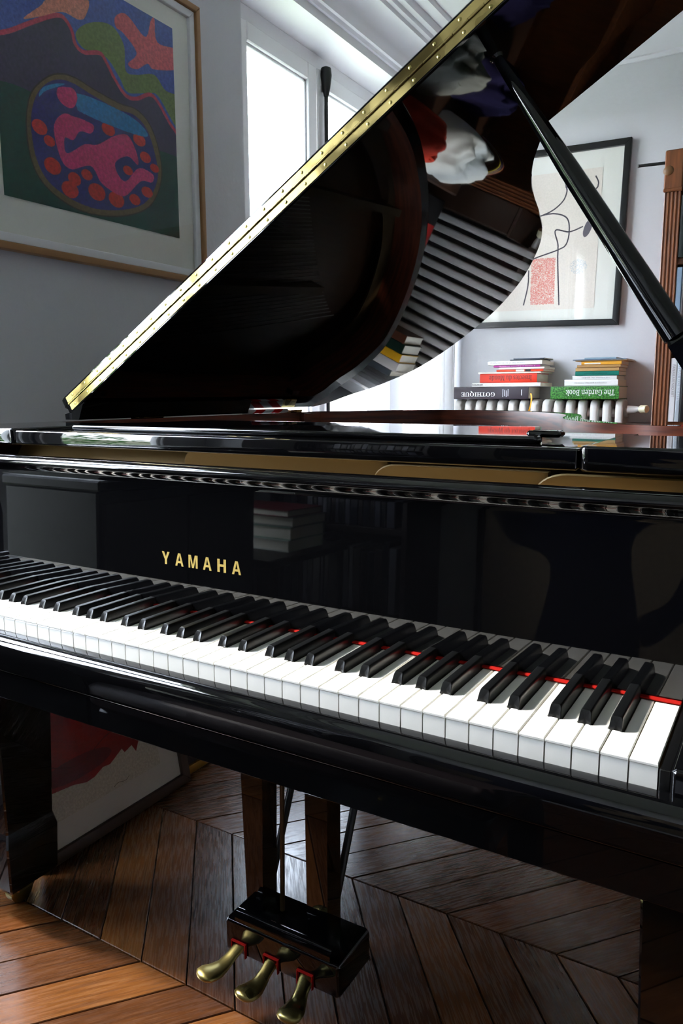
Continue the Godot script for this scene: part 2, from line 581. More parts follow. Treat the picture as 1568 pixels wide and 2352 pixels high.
func casement_window(called: String, zc: float, near: float, far: float, sill: float, kick: float) -> void:
	# recess from near (towards +z) to far; the joinery stands at x = WX - 0.17
	var root := setting(called, Vector3(WX - 0.2, sill, zc))
	var x0 := WX - 0.215; var x1 := WX - 0.165
	var top := SOFFIT; var bot := sill
	var n := near; var f := far
	var wp: Material = M.white_paint
	# fixed frame
	part(root, "frame_post", B(Vector3(x0, bot, n - 0.145), Vector3(x1, top, n)), wp)
	part(root, "frame_post", B(Vector3(x0, bot, f), Vector3(x1, top, f + 0.145)), wp)
	part(root, "frame_head", B(Vector3(x0, top - 0.055, f + 0.145), Vector3(x1, top, n - 0.145)), wp)
	part(root, "sill", B(Vector3(x0, bot, f + 0.145), Vector3(WX + 0.03, bot + 0.035, n - 0.145), 0.006), wp)
	var zm := (n + f) * 0.5
	var lo := bot + 0.04; var hi := top - 0.058
	var sash := [[zm + 0.004, n - 0.147], [f + 0.147, zm - 0.004]]
	for s in sash:
		var c := Node3D.new(); c.name = "casement"; root.add_child(c, true)
		c.position = Vector3(0, 0, (s[0] + s[1]) * 0.5 - zc)
		var a: float = s[0]; var b: float = s[1]
		var wa := 0.064 if s == sash[0] else 0.085
		var wb := 0.085 if s == sash[0] else 0.064
		var xa := x0 + 0.005; var xb := x1 + 0.012
		part(c, "stile", B(Vector3(xa, lo, a), Vector3(xb, hi, a + wa), 0.004), wp)
		part(c, "stile", B(Vector3(xa, lo, b - wb), Vector3(xb, hi, b), 0.004), wp)
		part(c, "rail", B(Vector3(xa, hi - 0.066, a + wa), Vector3(xb, hi, b - wb), 0.004), wp)
		part(c, "rail", B(Vector3(xa, lo, a + wa), Vector3(xb, lo + kick, b - wb), 0.004), wp)
		# glazing bead and pane
		for e in [[Vector3(xa + 0.012, lo + kick, a + wa), Vector3(xb - 0.012, hi - 0.066, a + wa + 0.012)], [Vector3(xa + 0.012, lo + kick, b - wb - 0.012), Vector3(xb - 0.012, hi - 0.066, b - wb)], [Vector3(xa + 0.012, hi - 0.078, a + wa), Vector3(xb - 0.012, hi - 0.066, b - wb)]]:
			part(c, "glazing_bead", B(e[0], e[1], 0.003), wp)
		var xg := (xa + xb) * 0.5
		part(c, "pane", panel(Vector3(xg, hi - 0.068, a + wa), Vector3(0, 0, b - wb - a - wa), Vector3(0, lo + kick - hi + 0.068, 0)), M.window_glass)
	# espagnolette bolt
	var zb := zm - 0.044
	var xr := x1 + 0.028
	var bolt := part(root, "espagnolette_bolt", Shape.new().tube([Vector3(xr, bot + 0.06, zb), Vector3(xr, 1.4, zb), Vector3(xr, hi - 0.075, zb)], [0.0085, 0.0085, 0.0085], 10).mesh(50), M.iron_black)
	bolt.set_meta("label", "dark iron espagnolette bolt")
	part(bolt, "bolt_head", Shape.new().tube([Vector3(xr, hi - 0.10, zb), Vector3(xr, hi - 0.07, zb), Vector3(xr, hi - 0.02, zb), Vector3(xr, hi + 0.008, zb), Vector3(xr, hi + 0.014, zb)], [0.010, 0.017, 0.024, 0.021, 0.010], 12).mesh(50), M.iron_black)
	part(bolt, "bolt_handle", Shape.new().tube([Vector3(xr + 0.01, 1.30, zb), Vector3(xr + 0.035, 1.29, zb), Vector3(xr + 0.045, 1.20, zb - 0.03), Vector3(xr + 0.045, 1.17, zb - 0.04)], [0.009, 0.009, 0.011, 0.013], 10).mesh(50), M.iron_black)

func windows() -> void:
	casement_window("window_1", -2.2175, -1.515, -2.92, SILL_1, 0.11)
	casement_window("window_2", (W2A + W2B) * 0.5, W2B, W2A, SILL_2, 0.36)

# ------------------------------------------------------------------ the piano
const KEY := 0.73      # height of the white key tops
const PX0 := -1.357    # bass side of the case
const PX1 := 0.132     # treble side
const RIM := 0.971     # top of the case
const LID_TURN := 31.49

func white_key_plan(kind: String) -> PackedVector2Array:
	# x from the key's own left edge, y = depth behind the front edge (positive to the back)
	var w := 0.0229; var L := 0.165; var head := 0.0485; var h := 0.0068
	# black key centres as seen from this key's left edge
	var left := -1.0; var right := 1.0
	match kind:
		"C": right = 0.0200
		"D": left = -0.0035; right = 0.0270
		"E": left = 0.0035
		"F": right = 0.0195
		"G": left = -0.0040; right = 0.0235
		"A": left = 0.0; right = 0.0273
		"B": left = 0.0038
		"lowest": right = 0.0273
	var a := 0.0 if left < -0.5 else left + h
	var b := w if right > 0.5 else right - h
	var p := PackedVector2Array([Vector2(0.0006, 0)])
	p.append(Vector2(w, 0))
	if b < w:
		p.append_array([Vector2(w, head), Vector2(b, head), Vector2(b, L)])
	else:
		p.append(Vector2(w, L))
	if a > 0.0:
		p.append_array([Vector2(a, L), Vector2(a, head), Vector2(0.0006, head)])
	else:
		p.append(Vector2(0.0006, L))
	return p

func piano() -> void:
	var root := thing("grand_piano", "black lacquered grand piano with its lid propped open", "piano", Vector3(-0.611, 0, -0.9))
	var lac: Material = M.black_lacquer
	# --- outline of the lid, (across from the hinge side, z)
	var tail := V2([1.485, -0.62, 1.485, -0.82, 1.465, -0.885, 1.40, -0.903, 1.37, -0.900, 1.30, -0.886, 1.235, -0.882, 1.185, -0.904, 1.116, -0.973, 1.068, -1.040, 1.030, -1.105, 0.998, -1.188, 0.976, -1.270, 0.951, -1.390, 0.917, -1.517, 0.862, -1.636, 0.757, -1.781, 0.635, -1.883, 0.528, -1.930, 0.423, -1.950, 0.326, -1.950, 0.238, -1.925, 0.172, -1.865, 0.112, -1.790, 0.062, -1.700, 0.020, -1.640, -0.008, -1.570])
	var tail_curve := curve(tail, false, 5)
	var lid_outline := PackedVector2Array([Vector2(-0.008, -0.55), Vector2(1.485, -0.55)])
	lid_outline.append_array(tail_curve)
	# --- the case: rim wall along that curve, arms to the front
	var outer := PackedVector2Array([Vector2(PX0, -0.16)])
	for i in range(tail_curve.size() - 1, -1, -1):
		outer.append(Vector2(clampf(PX0 + 0.006 + tail_curve[i].x, PX0, PX1), tail_curve[i].y + 0.004))
	outer.append(Vector2(PX1, -0.16))
	# drop points that repeat
	var clean := PackedVector2Array([outer[0]])
	for p in outer:
		if p.distance_to(clean[clean.size() - 1]) > 0.004: clean.append(p)
	outer = clean
	var inner := open_inset(outer, 0.042)
	var rim := Shape.new()
	var RB := 0.735
	for i in outer.size() - 1:
		var a := outer[i]; var b := outer[i + 1]; var c := inner[i + 1]; var d := inner[i]
		var e := 0.003
		var a2 := a.lerp(d, e / 0.042); var b2 := b.lerp(c, e / 0.042)
		rim.quad(v3(a, RB), v3(b, RB), v3(b, RIM - e), v3(a, RIM - e))
		rim.quad(v3(a, RIM - e), v3(b, RIM - e), v3(b2, RIM), v3(a2, RIM))
		rim.quad(v3(a2, RIM), v3(b2, RIM), v3(c, RIM), v3(d, RIM))
		rim.quad(v3(d, RB), v3(c, RB), v3(b, RB), v3(a, RB))
	part(root, "case", rim.mesh(40), lac)
	var veneer := Shape.new()
	veneer.has_uv = true
	var run := 0.0
	for i in inner.size() - 1:
		var d0 := inner[i]; var c0 := inner[i + 1]
		var l := d0.distance_to(c0)
		var A := v3(d0, RB + 0.02); var Bq := v3(c0, RB + 0.02); var C := v3(c0, RIM - 0.0004); var D := v3(d0, RIM - 0.0004)
		veneer.add_uv(D, C, Bq, Vector2(run, 0), Vector2(run + l, 0), Vector2(run + l, 0.27))
		veneer.add_uv(D, Bq, A, Vector2(run, 0), Vector2(run + l, 0.27), Vector2(run, 0.27))
		run += l
	var vn := part(root, "inner_case_veneer", veneer.mesh(40), M.rim_veneer)
	vn.set_meta("label", "reddish brown wood lining inside the case")
	# soundboard, iron plate, strings
	var bed := PackedVector2Array()
	for p in inner: bed.append(p)
	part(root, "soundboard", Shape.new().plate(bed, Vector3.ZERO, Vector3.RIGHT, Vector3(0, 0, 1), Vector3.UP, 0.805, 0.818, 0.001).mesh(20), M.soundboard_spruce)
	var plate_in := open_inset(inner, 0.03)
	var pl := PackedVector2Array()
	for p in plate_in: pl.append(Vector2(p.x, min(p.y, -0.245)))
	part(root, "iron_plate_deck", Shape.new().box(Vector3(PX0 + 0.05, 0.865, -0.52), Vector3(PX1 - 0.05, 0.885, -0.245), 0.004).mesh(), M.bronze_plate)
	var band := Shape.new()
	for i in plate_in.size() - 1:
		var q0 := inner[i].lerp(plate_in[i], 0.1); var q1 := inner[i + 1].lerp(plate_in[i + 1], 0.1)
		var r0 := inner[i].lerp(plate_in[i], 2.6); var r1 := inner[i + 1].lerp(plate_in[i + 1], 2.6)
		if max(q0.y, q1.y) > -0.5: continue
		band.quad(v3(q0, 0.862), v3(r0, 0.868), v3(r1, 0.868), v3(q1, 0.862))
	part(root, "iron_plate_border", band.mesh(40), M.dull_bronze)
	for sx in [[-1.10, -1.02, -1.45], [-0.80, -0.72, -1.72], [-0.44, -0.46, -1.46], [-0.205, -0.27, -1.12]]:
		part(root, "iron_plate_strut", Shape.new().loft([ring4(Vector3(sx[0], 0.895, -0.50), 0.012, 0.03), ring4(Vector3(sx[1], 0.905, (sx[2] - 0.5) * 0.5), 0.012, 0.03), ring4(Vector3(sx[1] + (sx[1] - sx[0]) * 0.6, 0.895, sx[2]), 0.012, 0.03)]).mesh(30), M.dull_bronze)
	var strings := Shape.new()
	for k in 110:
		var t := k / 109.0
		var x := lerpf(-1.27, 0.05, t)
		var zend := lerpf(-1.62, -0.72, pow(t, 0.75))
		var lean := lerpf(0.22, -0.05, t) if t < 0.35 else lerpf(0.0, -0.12, t)
		strings.loft([ring4(Vector3(x, 0.903, -0.40), 0.0012, 0.0012), ring4(Vector3(clampf(x + lean, -1.28, 0.08), 0.893, zend), 0.0012, 0.0012)], false)
	var sg := part(root, "strings", strings.mesh(10), M.steel)
	sg.set_meta("kind", "stuff")
	for k in 46:
		var t := k / 45.0
		part(root, "damper_head", B(Vector3(lerpf(-1.25, -0.24, t), 0.905, lerpf(-0.60, -0.54, t)), Vector3(lerpf(-1.25, -0.24, t) + 0.012, 0.928, lerpf(-0.60, -0.54, t) + 0.055), 0.002), M.black_satin)
	# bronze front of the plate behind the fallboard: a sloping deck and three overlapping webs with rounded ends
	part(root, "iron_plate_slope", Shape.new().sweep(V2([-0.420, 0.885, -0.318, 0.900, -0.345, 0.9425, -0.420, 0.946]), Vector3(-1.24, 0, 0), Vector3(0, 0, 1), Vector3.UP, Vector3(1.28, 0, 0)).mesh(20), M.bronze_plate)
	for w in [[-0.800, -0.41, -0.3165, 0.9425], [-0.434, -0.18, -0.2990, 0.9345], [-0.1985, 0.06, -0.2820, 0.9345]]:
		var x0: float = w[0]; var x1: float = w[1]; var top: float = w[3]
		var pr := PackedVector2Array([Vector2(x0 - 0.004, 0.0)])
		for k in 9:
			var a := PI * 0.5 * k / 8.0
			pr.append(Vector2(x0 + 0.046 * (1.0 - cos(a)), top - 0.885 - 0.034 + 0.034 * sin(a)))
		pr.append_array([Vector2(x1, top - 0.885), Vector2(x1, 0.0)])
		part(root, "iron_plate_web", Shape.new().plate(pr, Vector3(0, 0.885, w[2] - 0.032), Vector3.RIGHT, Vector3(0, 1, 0.55), Vector3(0, 0, 1), 0.0, 0.009, 0.0018).mesh(30), M.bronze_plate)
	# --- arms at the two ends of the keyboard
	for s in 2:
		var xa := PX0 if s == 0 else PX1 - 0.045
		var side := curve(V2([-0.162, 0.690, -0.162, 0.9705]), false, 1)
		side.append_array(curve(V2([-0.155, 0.9705, -0.12, 0.958, -0.085, 0.915, -0.06, 0.872, -0.03, 0.850, 0.02, 0.842, 0.045, 0.828, 0.052, 0.80]), false, 6))
		side.append_array(V2([0.052, 0.628, -0.02, 0.625, -0.162, 0.66]))
		part(root, "arm", Shape.new().sweep(side, Vector3(xa, 0, 0), Vector3(0, 0, 1), Vector3.UP, Vector3(0.045, 0, 0)).mesh(30), lac)
	# key blocks
	part(root, "key_block_step", Shape.new().box(Vector3(0.0012, 0.668, -0.175), Vector3(0.0102, 0.7275, 0.003), 0.001).mesh(50), M.black_satin)
	part(root, "key_block", Shape.new().box(Vector3(0.0105, 0.66, -0.175), Vector3(PX1 - 0.046, 0.7345, 0.012), 0.004).mesh(50), lac)
	part(root, "key_block", Shape.new().box(Vector3(PX0 + 0.046, 0.66, -0.175), Vector3(-1.2325, 0.7345, 0.012), 0.004).mesh(50), lac)
	# --- keybed and key slip
	var kb := V2([-0.40, 0.640, 0.030, 0.6262, 0.0335, 0.629, 0.0335, 0.6655, -0.40, 0.6655])
	part(root, "keybed", Shape.new().sweep(kb, Vector3(PX0 + 0.0455, 0, 0), Vector3(0, 0, 1), Vector3.UP, Vector3(PX1 - PX0 - 0.091, 0, 0)).mesh(30), lac)
	var slip := V2([0.0035, 0.6675, 0.0035, 0.7075])
	slip.append_array(curve(V2([0.0035, 0.7085, 0.0060, 0.7108, 0.0095, 0.7112, 0.0150, 0.7110, 0.0205, 0.7105, 0.0255, 0.7090, 0.0300, 0.7058, 0.0333, 0.7010, 0.0350, 0.6945, 0.0354, 0.6860, 0.0353, 0.6690]), false, 5))
	slip.append(Vector2(0.0345, 0.6675))
	part(root, "key_slip", Shape.new().sweep(slip, Vector3(PX0 + 0.0455, 0, 0), Vector3(0, 0, 1), Vector3.UP, Vector3(PX1 - PX0 - 0.091, 0, 0)).mesh(40), lac)
	part(root, "key_frame", B(Vector3(-1.228, 0.668, -0.36), Vector3(0.008, 0.700, -0.004), 0.0), M.key_wood)
	# --- keys
	var names := ["C", "D", "E", "F", "G", "A", "B"]
	var wm := {}
	for k in names + ["whole", "lowest"]:
		var plan := white_key_plan(k)
		var s := Shape.new()
		s.plate(plan, Vector3.ZERO, Vector3.RIGHT, Vector3(0, 0, -1), Vector3.UP, KEY - 0.0032, KEY, 0.0007)
		# front board, a hair behind the lip, under a small hollow
		s.sweep(V2([-0.0007, KEY - 0.030, -0.0007, KEY - 0.0062, -0.0014, KEY - 0.0042, -0.0026, KEY - 0.0030, -0.010, KEY - 0.0030, -0.010, KEY - 0.030]), Vector3(0.0007, 0, 0), Vector3(0, 0, 1), Vector3.UP, Vector3(0.0221, 0, 0))
		wm[k] = s.mesh(38)
	var body := Shape.new().box(Vector3(0.0016, KEY - 0.030, -0.16), Vector3(0.0214, KEY - 0.0034, -0.0105), 0.0).mesh()
	var bm := black_key_mesh()
	for i in 52:
		# i counts from the treble end
		var letter: String = names[posmod(-i, 7)]
		var x := -0.0235 * (i + 1) + 0.0003
		var kind := letter
		if i == 0: kind = "whole"
		if i == 51: kind = "lowest"   # has a black neighbour on its treble side only
		var wk := part(root, "white_key", wm[kind], M.white_keys, Vector3(x, rng.randf_range(-0.0002, 0.0001), 0))
		var at := {"C": 0.0200, "D": 0.0270, "F": 0.0195, "G": 0.0235, "A": 0.0273}
		if at.has(letter) and i > 0:
			part(root, "black_key", bm, M.black_keys, Vector3(x + at[letter] - 0.0003, KEY, 0))
	# --- name felt and fallboard
	part(root, "name_felt", Shape.new().box(Vector3(-1.2305, KEY + 0.0005, -0.150), Vector3(0.0008, KEY + 0.0030, -0.1335), 0.0012).mesh(50), M.red_felt)
	var fb := V2([-0.1395, KEY + 0.0032, -0.1405, 0.760])
	fb.append_array(V2([-0.1440, 0.905]))
	fb.append_array(curve(V2([-0.1440, 0.9065, -0.1435, 0.9115, -0.1410, 0.9160, -0.1378, 0.9195]), false, 6))
	fb.append_array(curve(V2([-0.1372, 0.9205, -0.1362, 0.9245, -0.1378, 0.9290, -0.1420, 0.9325, -0.1480, 0.9338]), false, 6))
	fb.append_array(V2([-0.165, 0.9335, -0.165, KEY + 0.0032]))
	var fall := part(root, "fallboard", Shape.new().sweep(fb, Vector3(-1.2305, 0, 0), Vector3(0, 0, 1), Vector3.UP, Vector3(1.2405, 0, 0)).mesh(40), lac)
	var word := "YAMAHA"
	for k in 6:
		var wx: float = [0.0145, 0.0150, 0.0165, 0.0150, 0.0148, 0.0150][k]
		lettering(fall, "letter", word[k], M.gold_letters, 0.0180, wx, Vector3(-0.6735 + 0.02525 * k, 0.8020, -0.1414), Vector3.RIGHT, Vector3(0, 0.9997, -0.024).normalized(), false, 700)
	# --- music shelf, side trays and the desk folded flat
	part(root, "desk_rail", Shape.new().box(Vector3(-1.0965, 0.9445, -0.245), Vector3(-0.1285, 0.9690, -0.220), 0.0025).mesh(50), lac)
	part(root, "desk_shelf", Shape.new().box(Vector3(-1.0965, 0.955, -0.60), Vector3(-0.1285, 0.9672, -0.2700), 0.002).mesh(50), lac)
	for s in 2:
		var xa := -0.1280 if s == 0 else -1.31
		part(root, "side_tray", Shape.new().plate(rounded_rect(xa, -0.47, xa + 0.2135, -0.2175, 0.012), Vector3.ZERO, Vector3.RIGHT, Vector3(0, 0, 1), Vector3.UP, 0.9440, 0.9722, 0.003).mesh(50), lac)
	var dk := PackedVector2Array()
	for q in [[-0.203, -0.309, 90, 0], [-0.285, -0.590, 0, -90], [-0.965, -0.590, -90, -180], [-1.041, -0.309, 180, 90]]:
		for k in 6:
			var a := deg_to_rad(lerpf(q[2], q[3], k / 5.0))
			dk.append(Vector2(q[0] + cos(a) * 0.009, q[1] + sin(a) * 0.009))
	var desk := part(root, "music_desk", Shape.new().plate(dk, Vector3.ZERO, Vector3.RIGHT, Vector3(0, 0, 1), Vector3.UP, 0.9674, 0.9765, 0.0025).mesh(50), lac)
	part(desk, "desk_ledge", Shape.new().plate(rounded_rect(-0.232, -0.392, -0.186, -0.362, 0.006), Vector3.ZERO, Vector3.RIGHT, Vector3(0, 0, 1), Vector3.UP, 0.9720, 0.9806, 0.003).mesh(50), lac)
	# --- lid: main leaf and the front leaf folded back on it
	var th := deg_to_rad(LID_TURN)
	var lx := Vector3(cos(th), sin(th), 0); var ln := Vector3(-sin(th), cos(th), 0); var lz := Vector3(0, 0, 1)
	var lo := Vector3(-1.353, 1.008, 0)
	var lid := part(root, "lid", Shape.new().plate(lid_outline, lo, lx, lz, ln, -0.0215, -0.0008, 0.0025).mesh(40), lac)
	var flap := rounded_rect(-0.026, -1.03, 1.485, -0.5500, 0.02)
	part(root, "lid_front_leaf", Shape.new().plate(flap, lo, lx, lz, ln, 0.0008, 0.0225, 0.0025).mesh(40), lac)
	var hinge := part(root, "lid_hinge", slab(lo, lx, ln, lz, 0.004, 1.470, -0.0168, -0.0026, -0.5502, -0.5488), M.brass)
	part(hinge, "hinge_leaf", slab(lo, lx, ln, lz, 0.002, 1.472, 0.0030, 0.0168, -0.5502, -0.5488), M.brass)
	var kn := Shape.new()
	for k in 50:
		var a := lo + lx * (0.003 + k * 0.02936) + lz * -0.5490
		kn.tube([a, a + lx * 0.0288], [0.0029, 0.0029], 8)
	part(hinge, "knuckle", kn.mesh(50), M.brass)
	for k in 30:
		for r in 2:
			var c := lo + lx * (0.022 + k * 0.0492 + (0.004 if r == 1 else 0.0)) + ln * (0.0105 if r == 1 else -0.0103) + lz * -0.5484
			part(hinge, "screw", Shape.new().tube([c - lz * 0.0008, c, c + lz * 0.0007], [0.0032, 0.0032, 0.0015], 8).mesh(30), M.aged_brass)
	part(lid, "lid_spine_edge", Shape.new().sweep(V2([-1.366, 0.9735, -1.322, 0.9735, -1.305, 1.012, -1.350, 0.990, -1.367, 0.986]), Vector3(0, 0, -1.17), Vector3.RIGHT, Vector3.UP, Vector3(0, 0, 0.6195)).mesh(20), lac)
	# spine hinges of the lid
	for z in [-0.78, -1.42]:
		part(root, "lid_hinge_plate", B(Vector3(PX0 + 0.004, RIM, z - 0.045), Vector3(PX0 + 0.034, RIM + 0.008, z + 0.045), 0.002), M.brass)
	for z in [-0.64, -1.46]:
		part(root, "lid_rest_block", B(Vector3(PX0 + 0.043, RIM - 0.032, z - 0.02), Vector3(PX0 + 0.06, RIM - 0.004, z + 0.02), 0.002), M.rim_veneer)
	# --- lid prop
	var ptop := lo + lx * 1.116 + ln * -0.0225 + Vector3(0, 0, -0.650)
	var pbot := Vector3(0.030, 0.932, -0.650)
	var pd := (pbot - ptop).normalized()
	var plen := ptop.distance_to(pbot)
	var ps := Shape.new()
	var rings := []
	for e in [[0.0, 0.0055], [0.012, 0.0080], [0.30, 0.0160], [0.66, 0.0200], [0.715, 0.0205]]:
		rings.append(ring_n(ptop + pd * plen * e[0], pd, e[1], 20))
	ps.loft(rings)
	var prop := part(root, "lid_prop", ps.mesh(50), lac)
	var rings2 := []
	for e in [[0.712, 0.0190], [0.725, 0.0250], [0.99, 0.0260], [1.0, 0.0240]]:
		rings2.append(ring_n(ptop + pd * plen * e[0], pd, e[1], 4, PI / 4))
	part(prop, "prop_foot", Shape.new().loft(rings2).mesh(20), lac)
	part(root, "prop_bracket", B(Vector3(0.005, 0.905, -0.685), Vector3(PX1 - 0.042, 0.940, -0.615), 0.004), lac)
	part(root, "prop_cup", Shape.new().tube([ptop + ln * 0.0008, ptop - ln * 0.004], [0.012, 0.009], 16).mesh(40), lac)
	# --- legs
	for c in [Vector3(-1.227, 0, -0.250), Vector3(0.030, 0, -0.250), Vector3(-1.12, 0, -1.56)]:
		var leg := part(root, "leg", Shape.new().loft([sq(c, 0.60, 0.080), sq(c, 0.640, 0.080)]).loft([sq(c, 0.185, 0.0535), sq(c, 0.60, 0.066)]).loft([sq(c, 0.060, 0.052), sq(c, 0.068, 0.056), sq(c, 0.160, 0.0595), sq(c, 0.187, 0.0535)]).mesh(20), lac)
		part(leg, "caster_fork", B(c + Vector3(-0.022, 0.030, -0.018), c + Vector3(0.022, 0.060, 0.018), 0.003), M.aged_brass)
		part(leg, "caster_wheel", Shape.new().tube([c + Vector3(-0.014, 0.026, 0), c + Vector3(-0.010, 0.026, 0), c + Vector3(0.010, 0.026, 0), c + Vector3(0.014, 0.026, 0)], [0.020, 0.0255, 0.0255, 0.020], 20).mesh(40), M.aged_brass)
	lyre(root)

func lyre(root: Node3D) -> void:
	var lac: Material = M.black_lacquer
	for s in [[-0.7025, -0.6565, -0.6950, -0.6610], [-0.5700, -0.5270, -0.5680, -0.5276]]:
		var z0 := -0.330; var z1 := -0.372
		var tr := PackedVector3Array([Vector3(s[0], 0.645, z0), Vector3(s[1] + 0.004, 0.645, z0), Vector3(s[1] + 0.004, 0.645, z1), Vector3(s[0], 0.645, z1)])
		var md := PackedVector3Array([Vector3(s[0], 0.38, z0), Vector3(s[1], 0.38, z0), Vector3(s[1], 0.38, z1), Vector3(s[0], 0.38, z1)])
		var bo := PackedVector3Array([Vector3(s[2], 0.132, z0), Vector3(s[3], 0.132, z0), Vector3(s[3], 0.132, z1), Vector3(s[2], 0.132, z1)])
		part(root, "lyre_post", Shape.new().loft([bo, md, tr]).mesh(20), lac)
	part(root, "lyre_top_block", B(Vector3(-0.73, 0.605, -0.40), Vector3(-0.49, 0.641, -0.30), 0.004), lac)
	var bx := part(root, "lyre_box", Shape.new().box(Vector3(-0.712, 0.072, -0.392), Vector3(-0.4795, 0.134, -0.286), 0.006).mesh(50), lac)
	# half-round bar on the box
	var pr := PackedVector2Array()
	for k in 11:
		var a := PI * k / 10.0
		pr.append(Vector2(-0.2990 + 0.0110 * cos(a), 0.1335 + 0.019 * sin(a)))
	part(bx, "pedal_rail", Shape.new().sweep(pr, Vector3(-0.690, 0, 0), Vector3(0, 0, 1), Vector3.UP, Vector3(0.192, 0, 0)).mesh(40), lac)
	# three pedals, splayed
	for k in 3:
		var sx: float = [-0.6780, -0.6100, -0.5420][k]
		var tx: float = [-0.6985, -0.6140, -0.5265][k]
		var a := Vector3(sx, 0.092, -0.292); var b := Vector3(tx, 0.074, -0.2045)
		var rings := []
		var d := Vector3(b.x - a.x, 0, b.z - a.z)
		var side := Vector3(-d.z, 0, d.x).normalized()
		for e in [[0.0, 0.0125, 0.0060, 0.0], [0.12, 0.0122, 0.0060, 0.0], [0.30, 0.0118, 0.0064, -0.002], [0.46, 0.0142, 0.0074, -0.004], [0.62, 0.0184, 0.0088, -0.002], [0.78, 0.0212, 0.0098, 0.003], [0.90, 0.0196, 0.0092, 0.005], [0.965, 0.0138, 0.0068, 0.0055], [0.992, 0.0074, 0.0036, 0.0055], [1.0, 0.0024, 0.0012, 0.0055]]:
			var c := a.lerp(b, e[0]) + Vector3(0, e[3] + 0.006 * sin(e[0] * PI) * -1.0, 0)
			var ring := PackedVector3Array()
			for q in 14:
				var g := TAU * q / 14.0
				var yy: float = sin(g) * e[2] * (1.0 if sin(g) > 0.0 else 0.75)
				ring.append(c + side * cos(g) * e[1] + Vector3(0, yy, 0))
			rings.append(ring)
		part(root, "pedal", Shape.new().loft(rings).mesh(60), M.aged_brass)
		# felt collar round the slot
		var fs := Shape.new()
		var zf := -0.2845
		fs.box(Vector3(sx - 0.0165, 0.074, zf - 0.002), Vector3(sx - 0.0145, 0.0985, zf + 0.003), 0.0003)
		fs.box(Vector3(sx + 0.0125, 0.074, zf - 0.002), Vector3(sx + 0.0145, 0.0985, zf + 0.003), 0.0003)
		fs.box(Vector3(sx - 0.0165, 0.0980, zf - 0.002), Vector3(sx + 0.0145, 0.0998, zf + 0.003), 0.0003)
		part(bx, "felt_collar", fs.mesh(), M.red_felt)
	# pedal rods and the two diagonal braces behind
	part(root, "pedal_rod", Shape.new().tube([Vector3(-0.6345, 0.134, -0.352), Vector3(-0.6265, 0.64, -0.352)], [0.0045, 0.0045], 10).mesh(50), M.dull_bronze)
	part(root, "lyre_brace", Shape.new().tube([Vector3(-0.690, 0.12, -0.385), Vector3(-0.690, 0.74, -0.66)], [0.0070, 0.0070], 10).mesh(50), M.black_satin)
	part(root, "lyre_brace", Shape.new().tube([Vector3(-0.553, 0.12, -0.385), Vector3(-0.553, 0.74, -0.66)], [0.0070, 0.0070], 10).mesh(50), M.black_satin)

func v3(p: Vector2, y: float) -> Vector3:
	return Vector3(p.x, y, p.y)

func open_inset(p: PackedVector2Array, d: float) -> PackedVector2Array:
	var r := PackedVector2Array()
	var n := p.size()
	# the outline runs bass front -> tail -> treble front; the inside lies to its left when seen with z down
	var mid := Vector2(-0.7, -0.9)
	for i in n:
		var a := (p[min(i + 1, n - 1)] - p[max(i - 1, 0)]).normalized()
		var nn := Vector2(-a.y, a.x)
		if i == 0 and nn.dot(mid - p[i]) < 0.0: nn = -nn
		elif i > 0:
			var prev := (r[i - 1] - p[i - 1])
			if nn.dot(prev) < 0.0: nn = -nn
		r.append(p[i] + nn * d)
	return r

func ring4(c: Vector3, hx: float, hy: float) -> PackedVector3Array:
	return PackedVector3Array([c + Vector3(-hx, -hy, 0), c + Vector3(hx, -hy, 0), c + Vector3(hx, hy, 0), c + Vector3(-hx, hy, 0)])

func ring_n(c: Vector3, d: Vector3, r: float, n: int, turn := 0.0) -> PackedVector3Array:
	var s := d.cross(Vector3(0, 0, 1)).normalized(); var t := s.cross(d).normalized()
	var o := PackedVector3Array()
	for k in n: o.append(c + (s * cos(TAU * k / n + turn) + t * sin(TAU * k / n + turn)) * r)
	return o

func sq(c: Vector3, y: float, h: float) -> PackedVector3Array:
	var b := 0.003
	return PackedVector3Array([c + Vector3(-h, y, -h + b), c + Vector3(-h, y, h - b), c + Vector3(-h + b, y, h), c + Vector3(h - b, y, h), c + Vector3(h, y, h - b), c + Vector3(h, y, -h + b), c + Vector3(h - b, y, -h), c + Vector3(-h + b, y, -h)])

func rounded_rect(x0: float, y0: float, x1: float, y1: float, r: float) -> PackedVector2Array:
	var o := PackedVector2Array()
	for q in [[x1 - r, y0 + r, -90], [x1 - r, y1 - r, 0], [x0 + r, y1 - r, 90], [x0 + r, y0 + r, 180]]:
		for k in 5:
			var a := deg_to_rad(q[2] + 22.5 * k)
			o.append(Vector2(q[0] + cos(a) * r, q[1] + sin(a) * r))
	return o

# thin rectangular bar in the frame o, ex, ey, ez
func slab(o: Vector3, ex: Vector3, ey: Vector3, ez: Vector3, a0: float, a1: float, b0: float, b1: float, c0: float, c1: float) -> ArrayMesh:
	return Shape.new().sweep(PackedVector2Array([Vector2(a0, b0), Vector2(a1, b0), Vector2(a1, b1), Vector2(a0, b1)]), o + ez * c0, ex, ey, ez * (c1 - c0)).mesh()

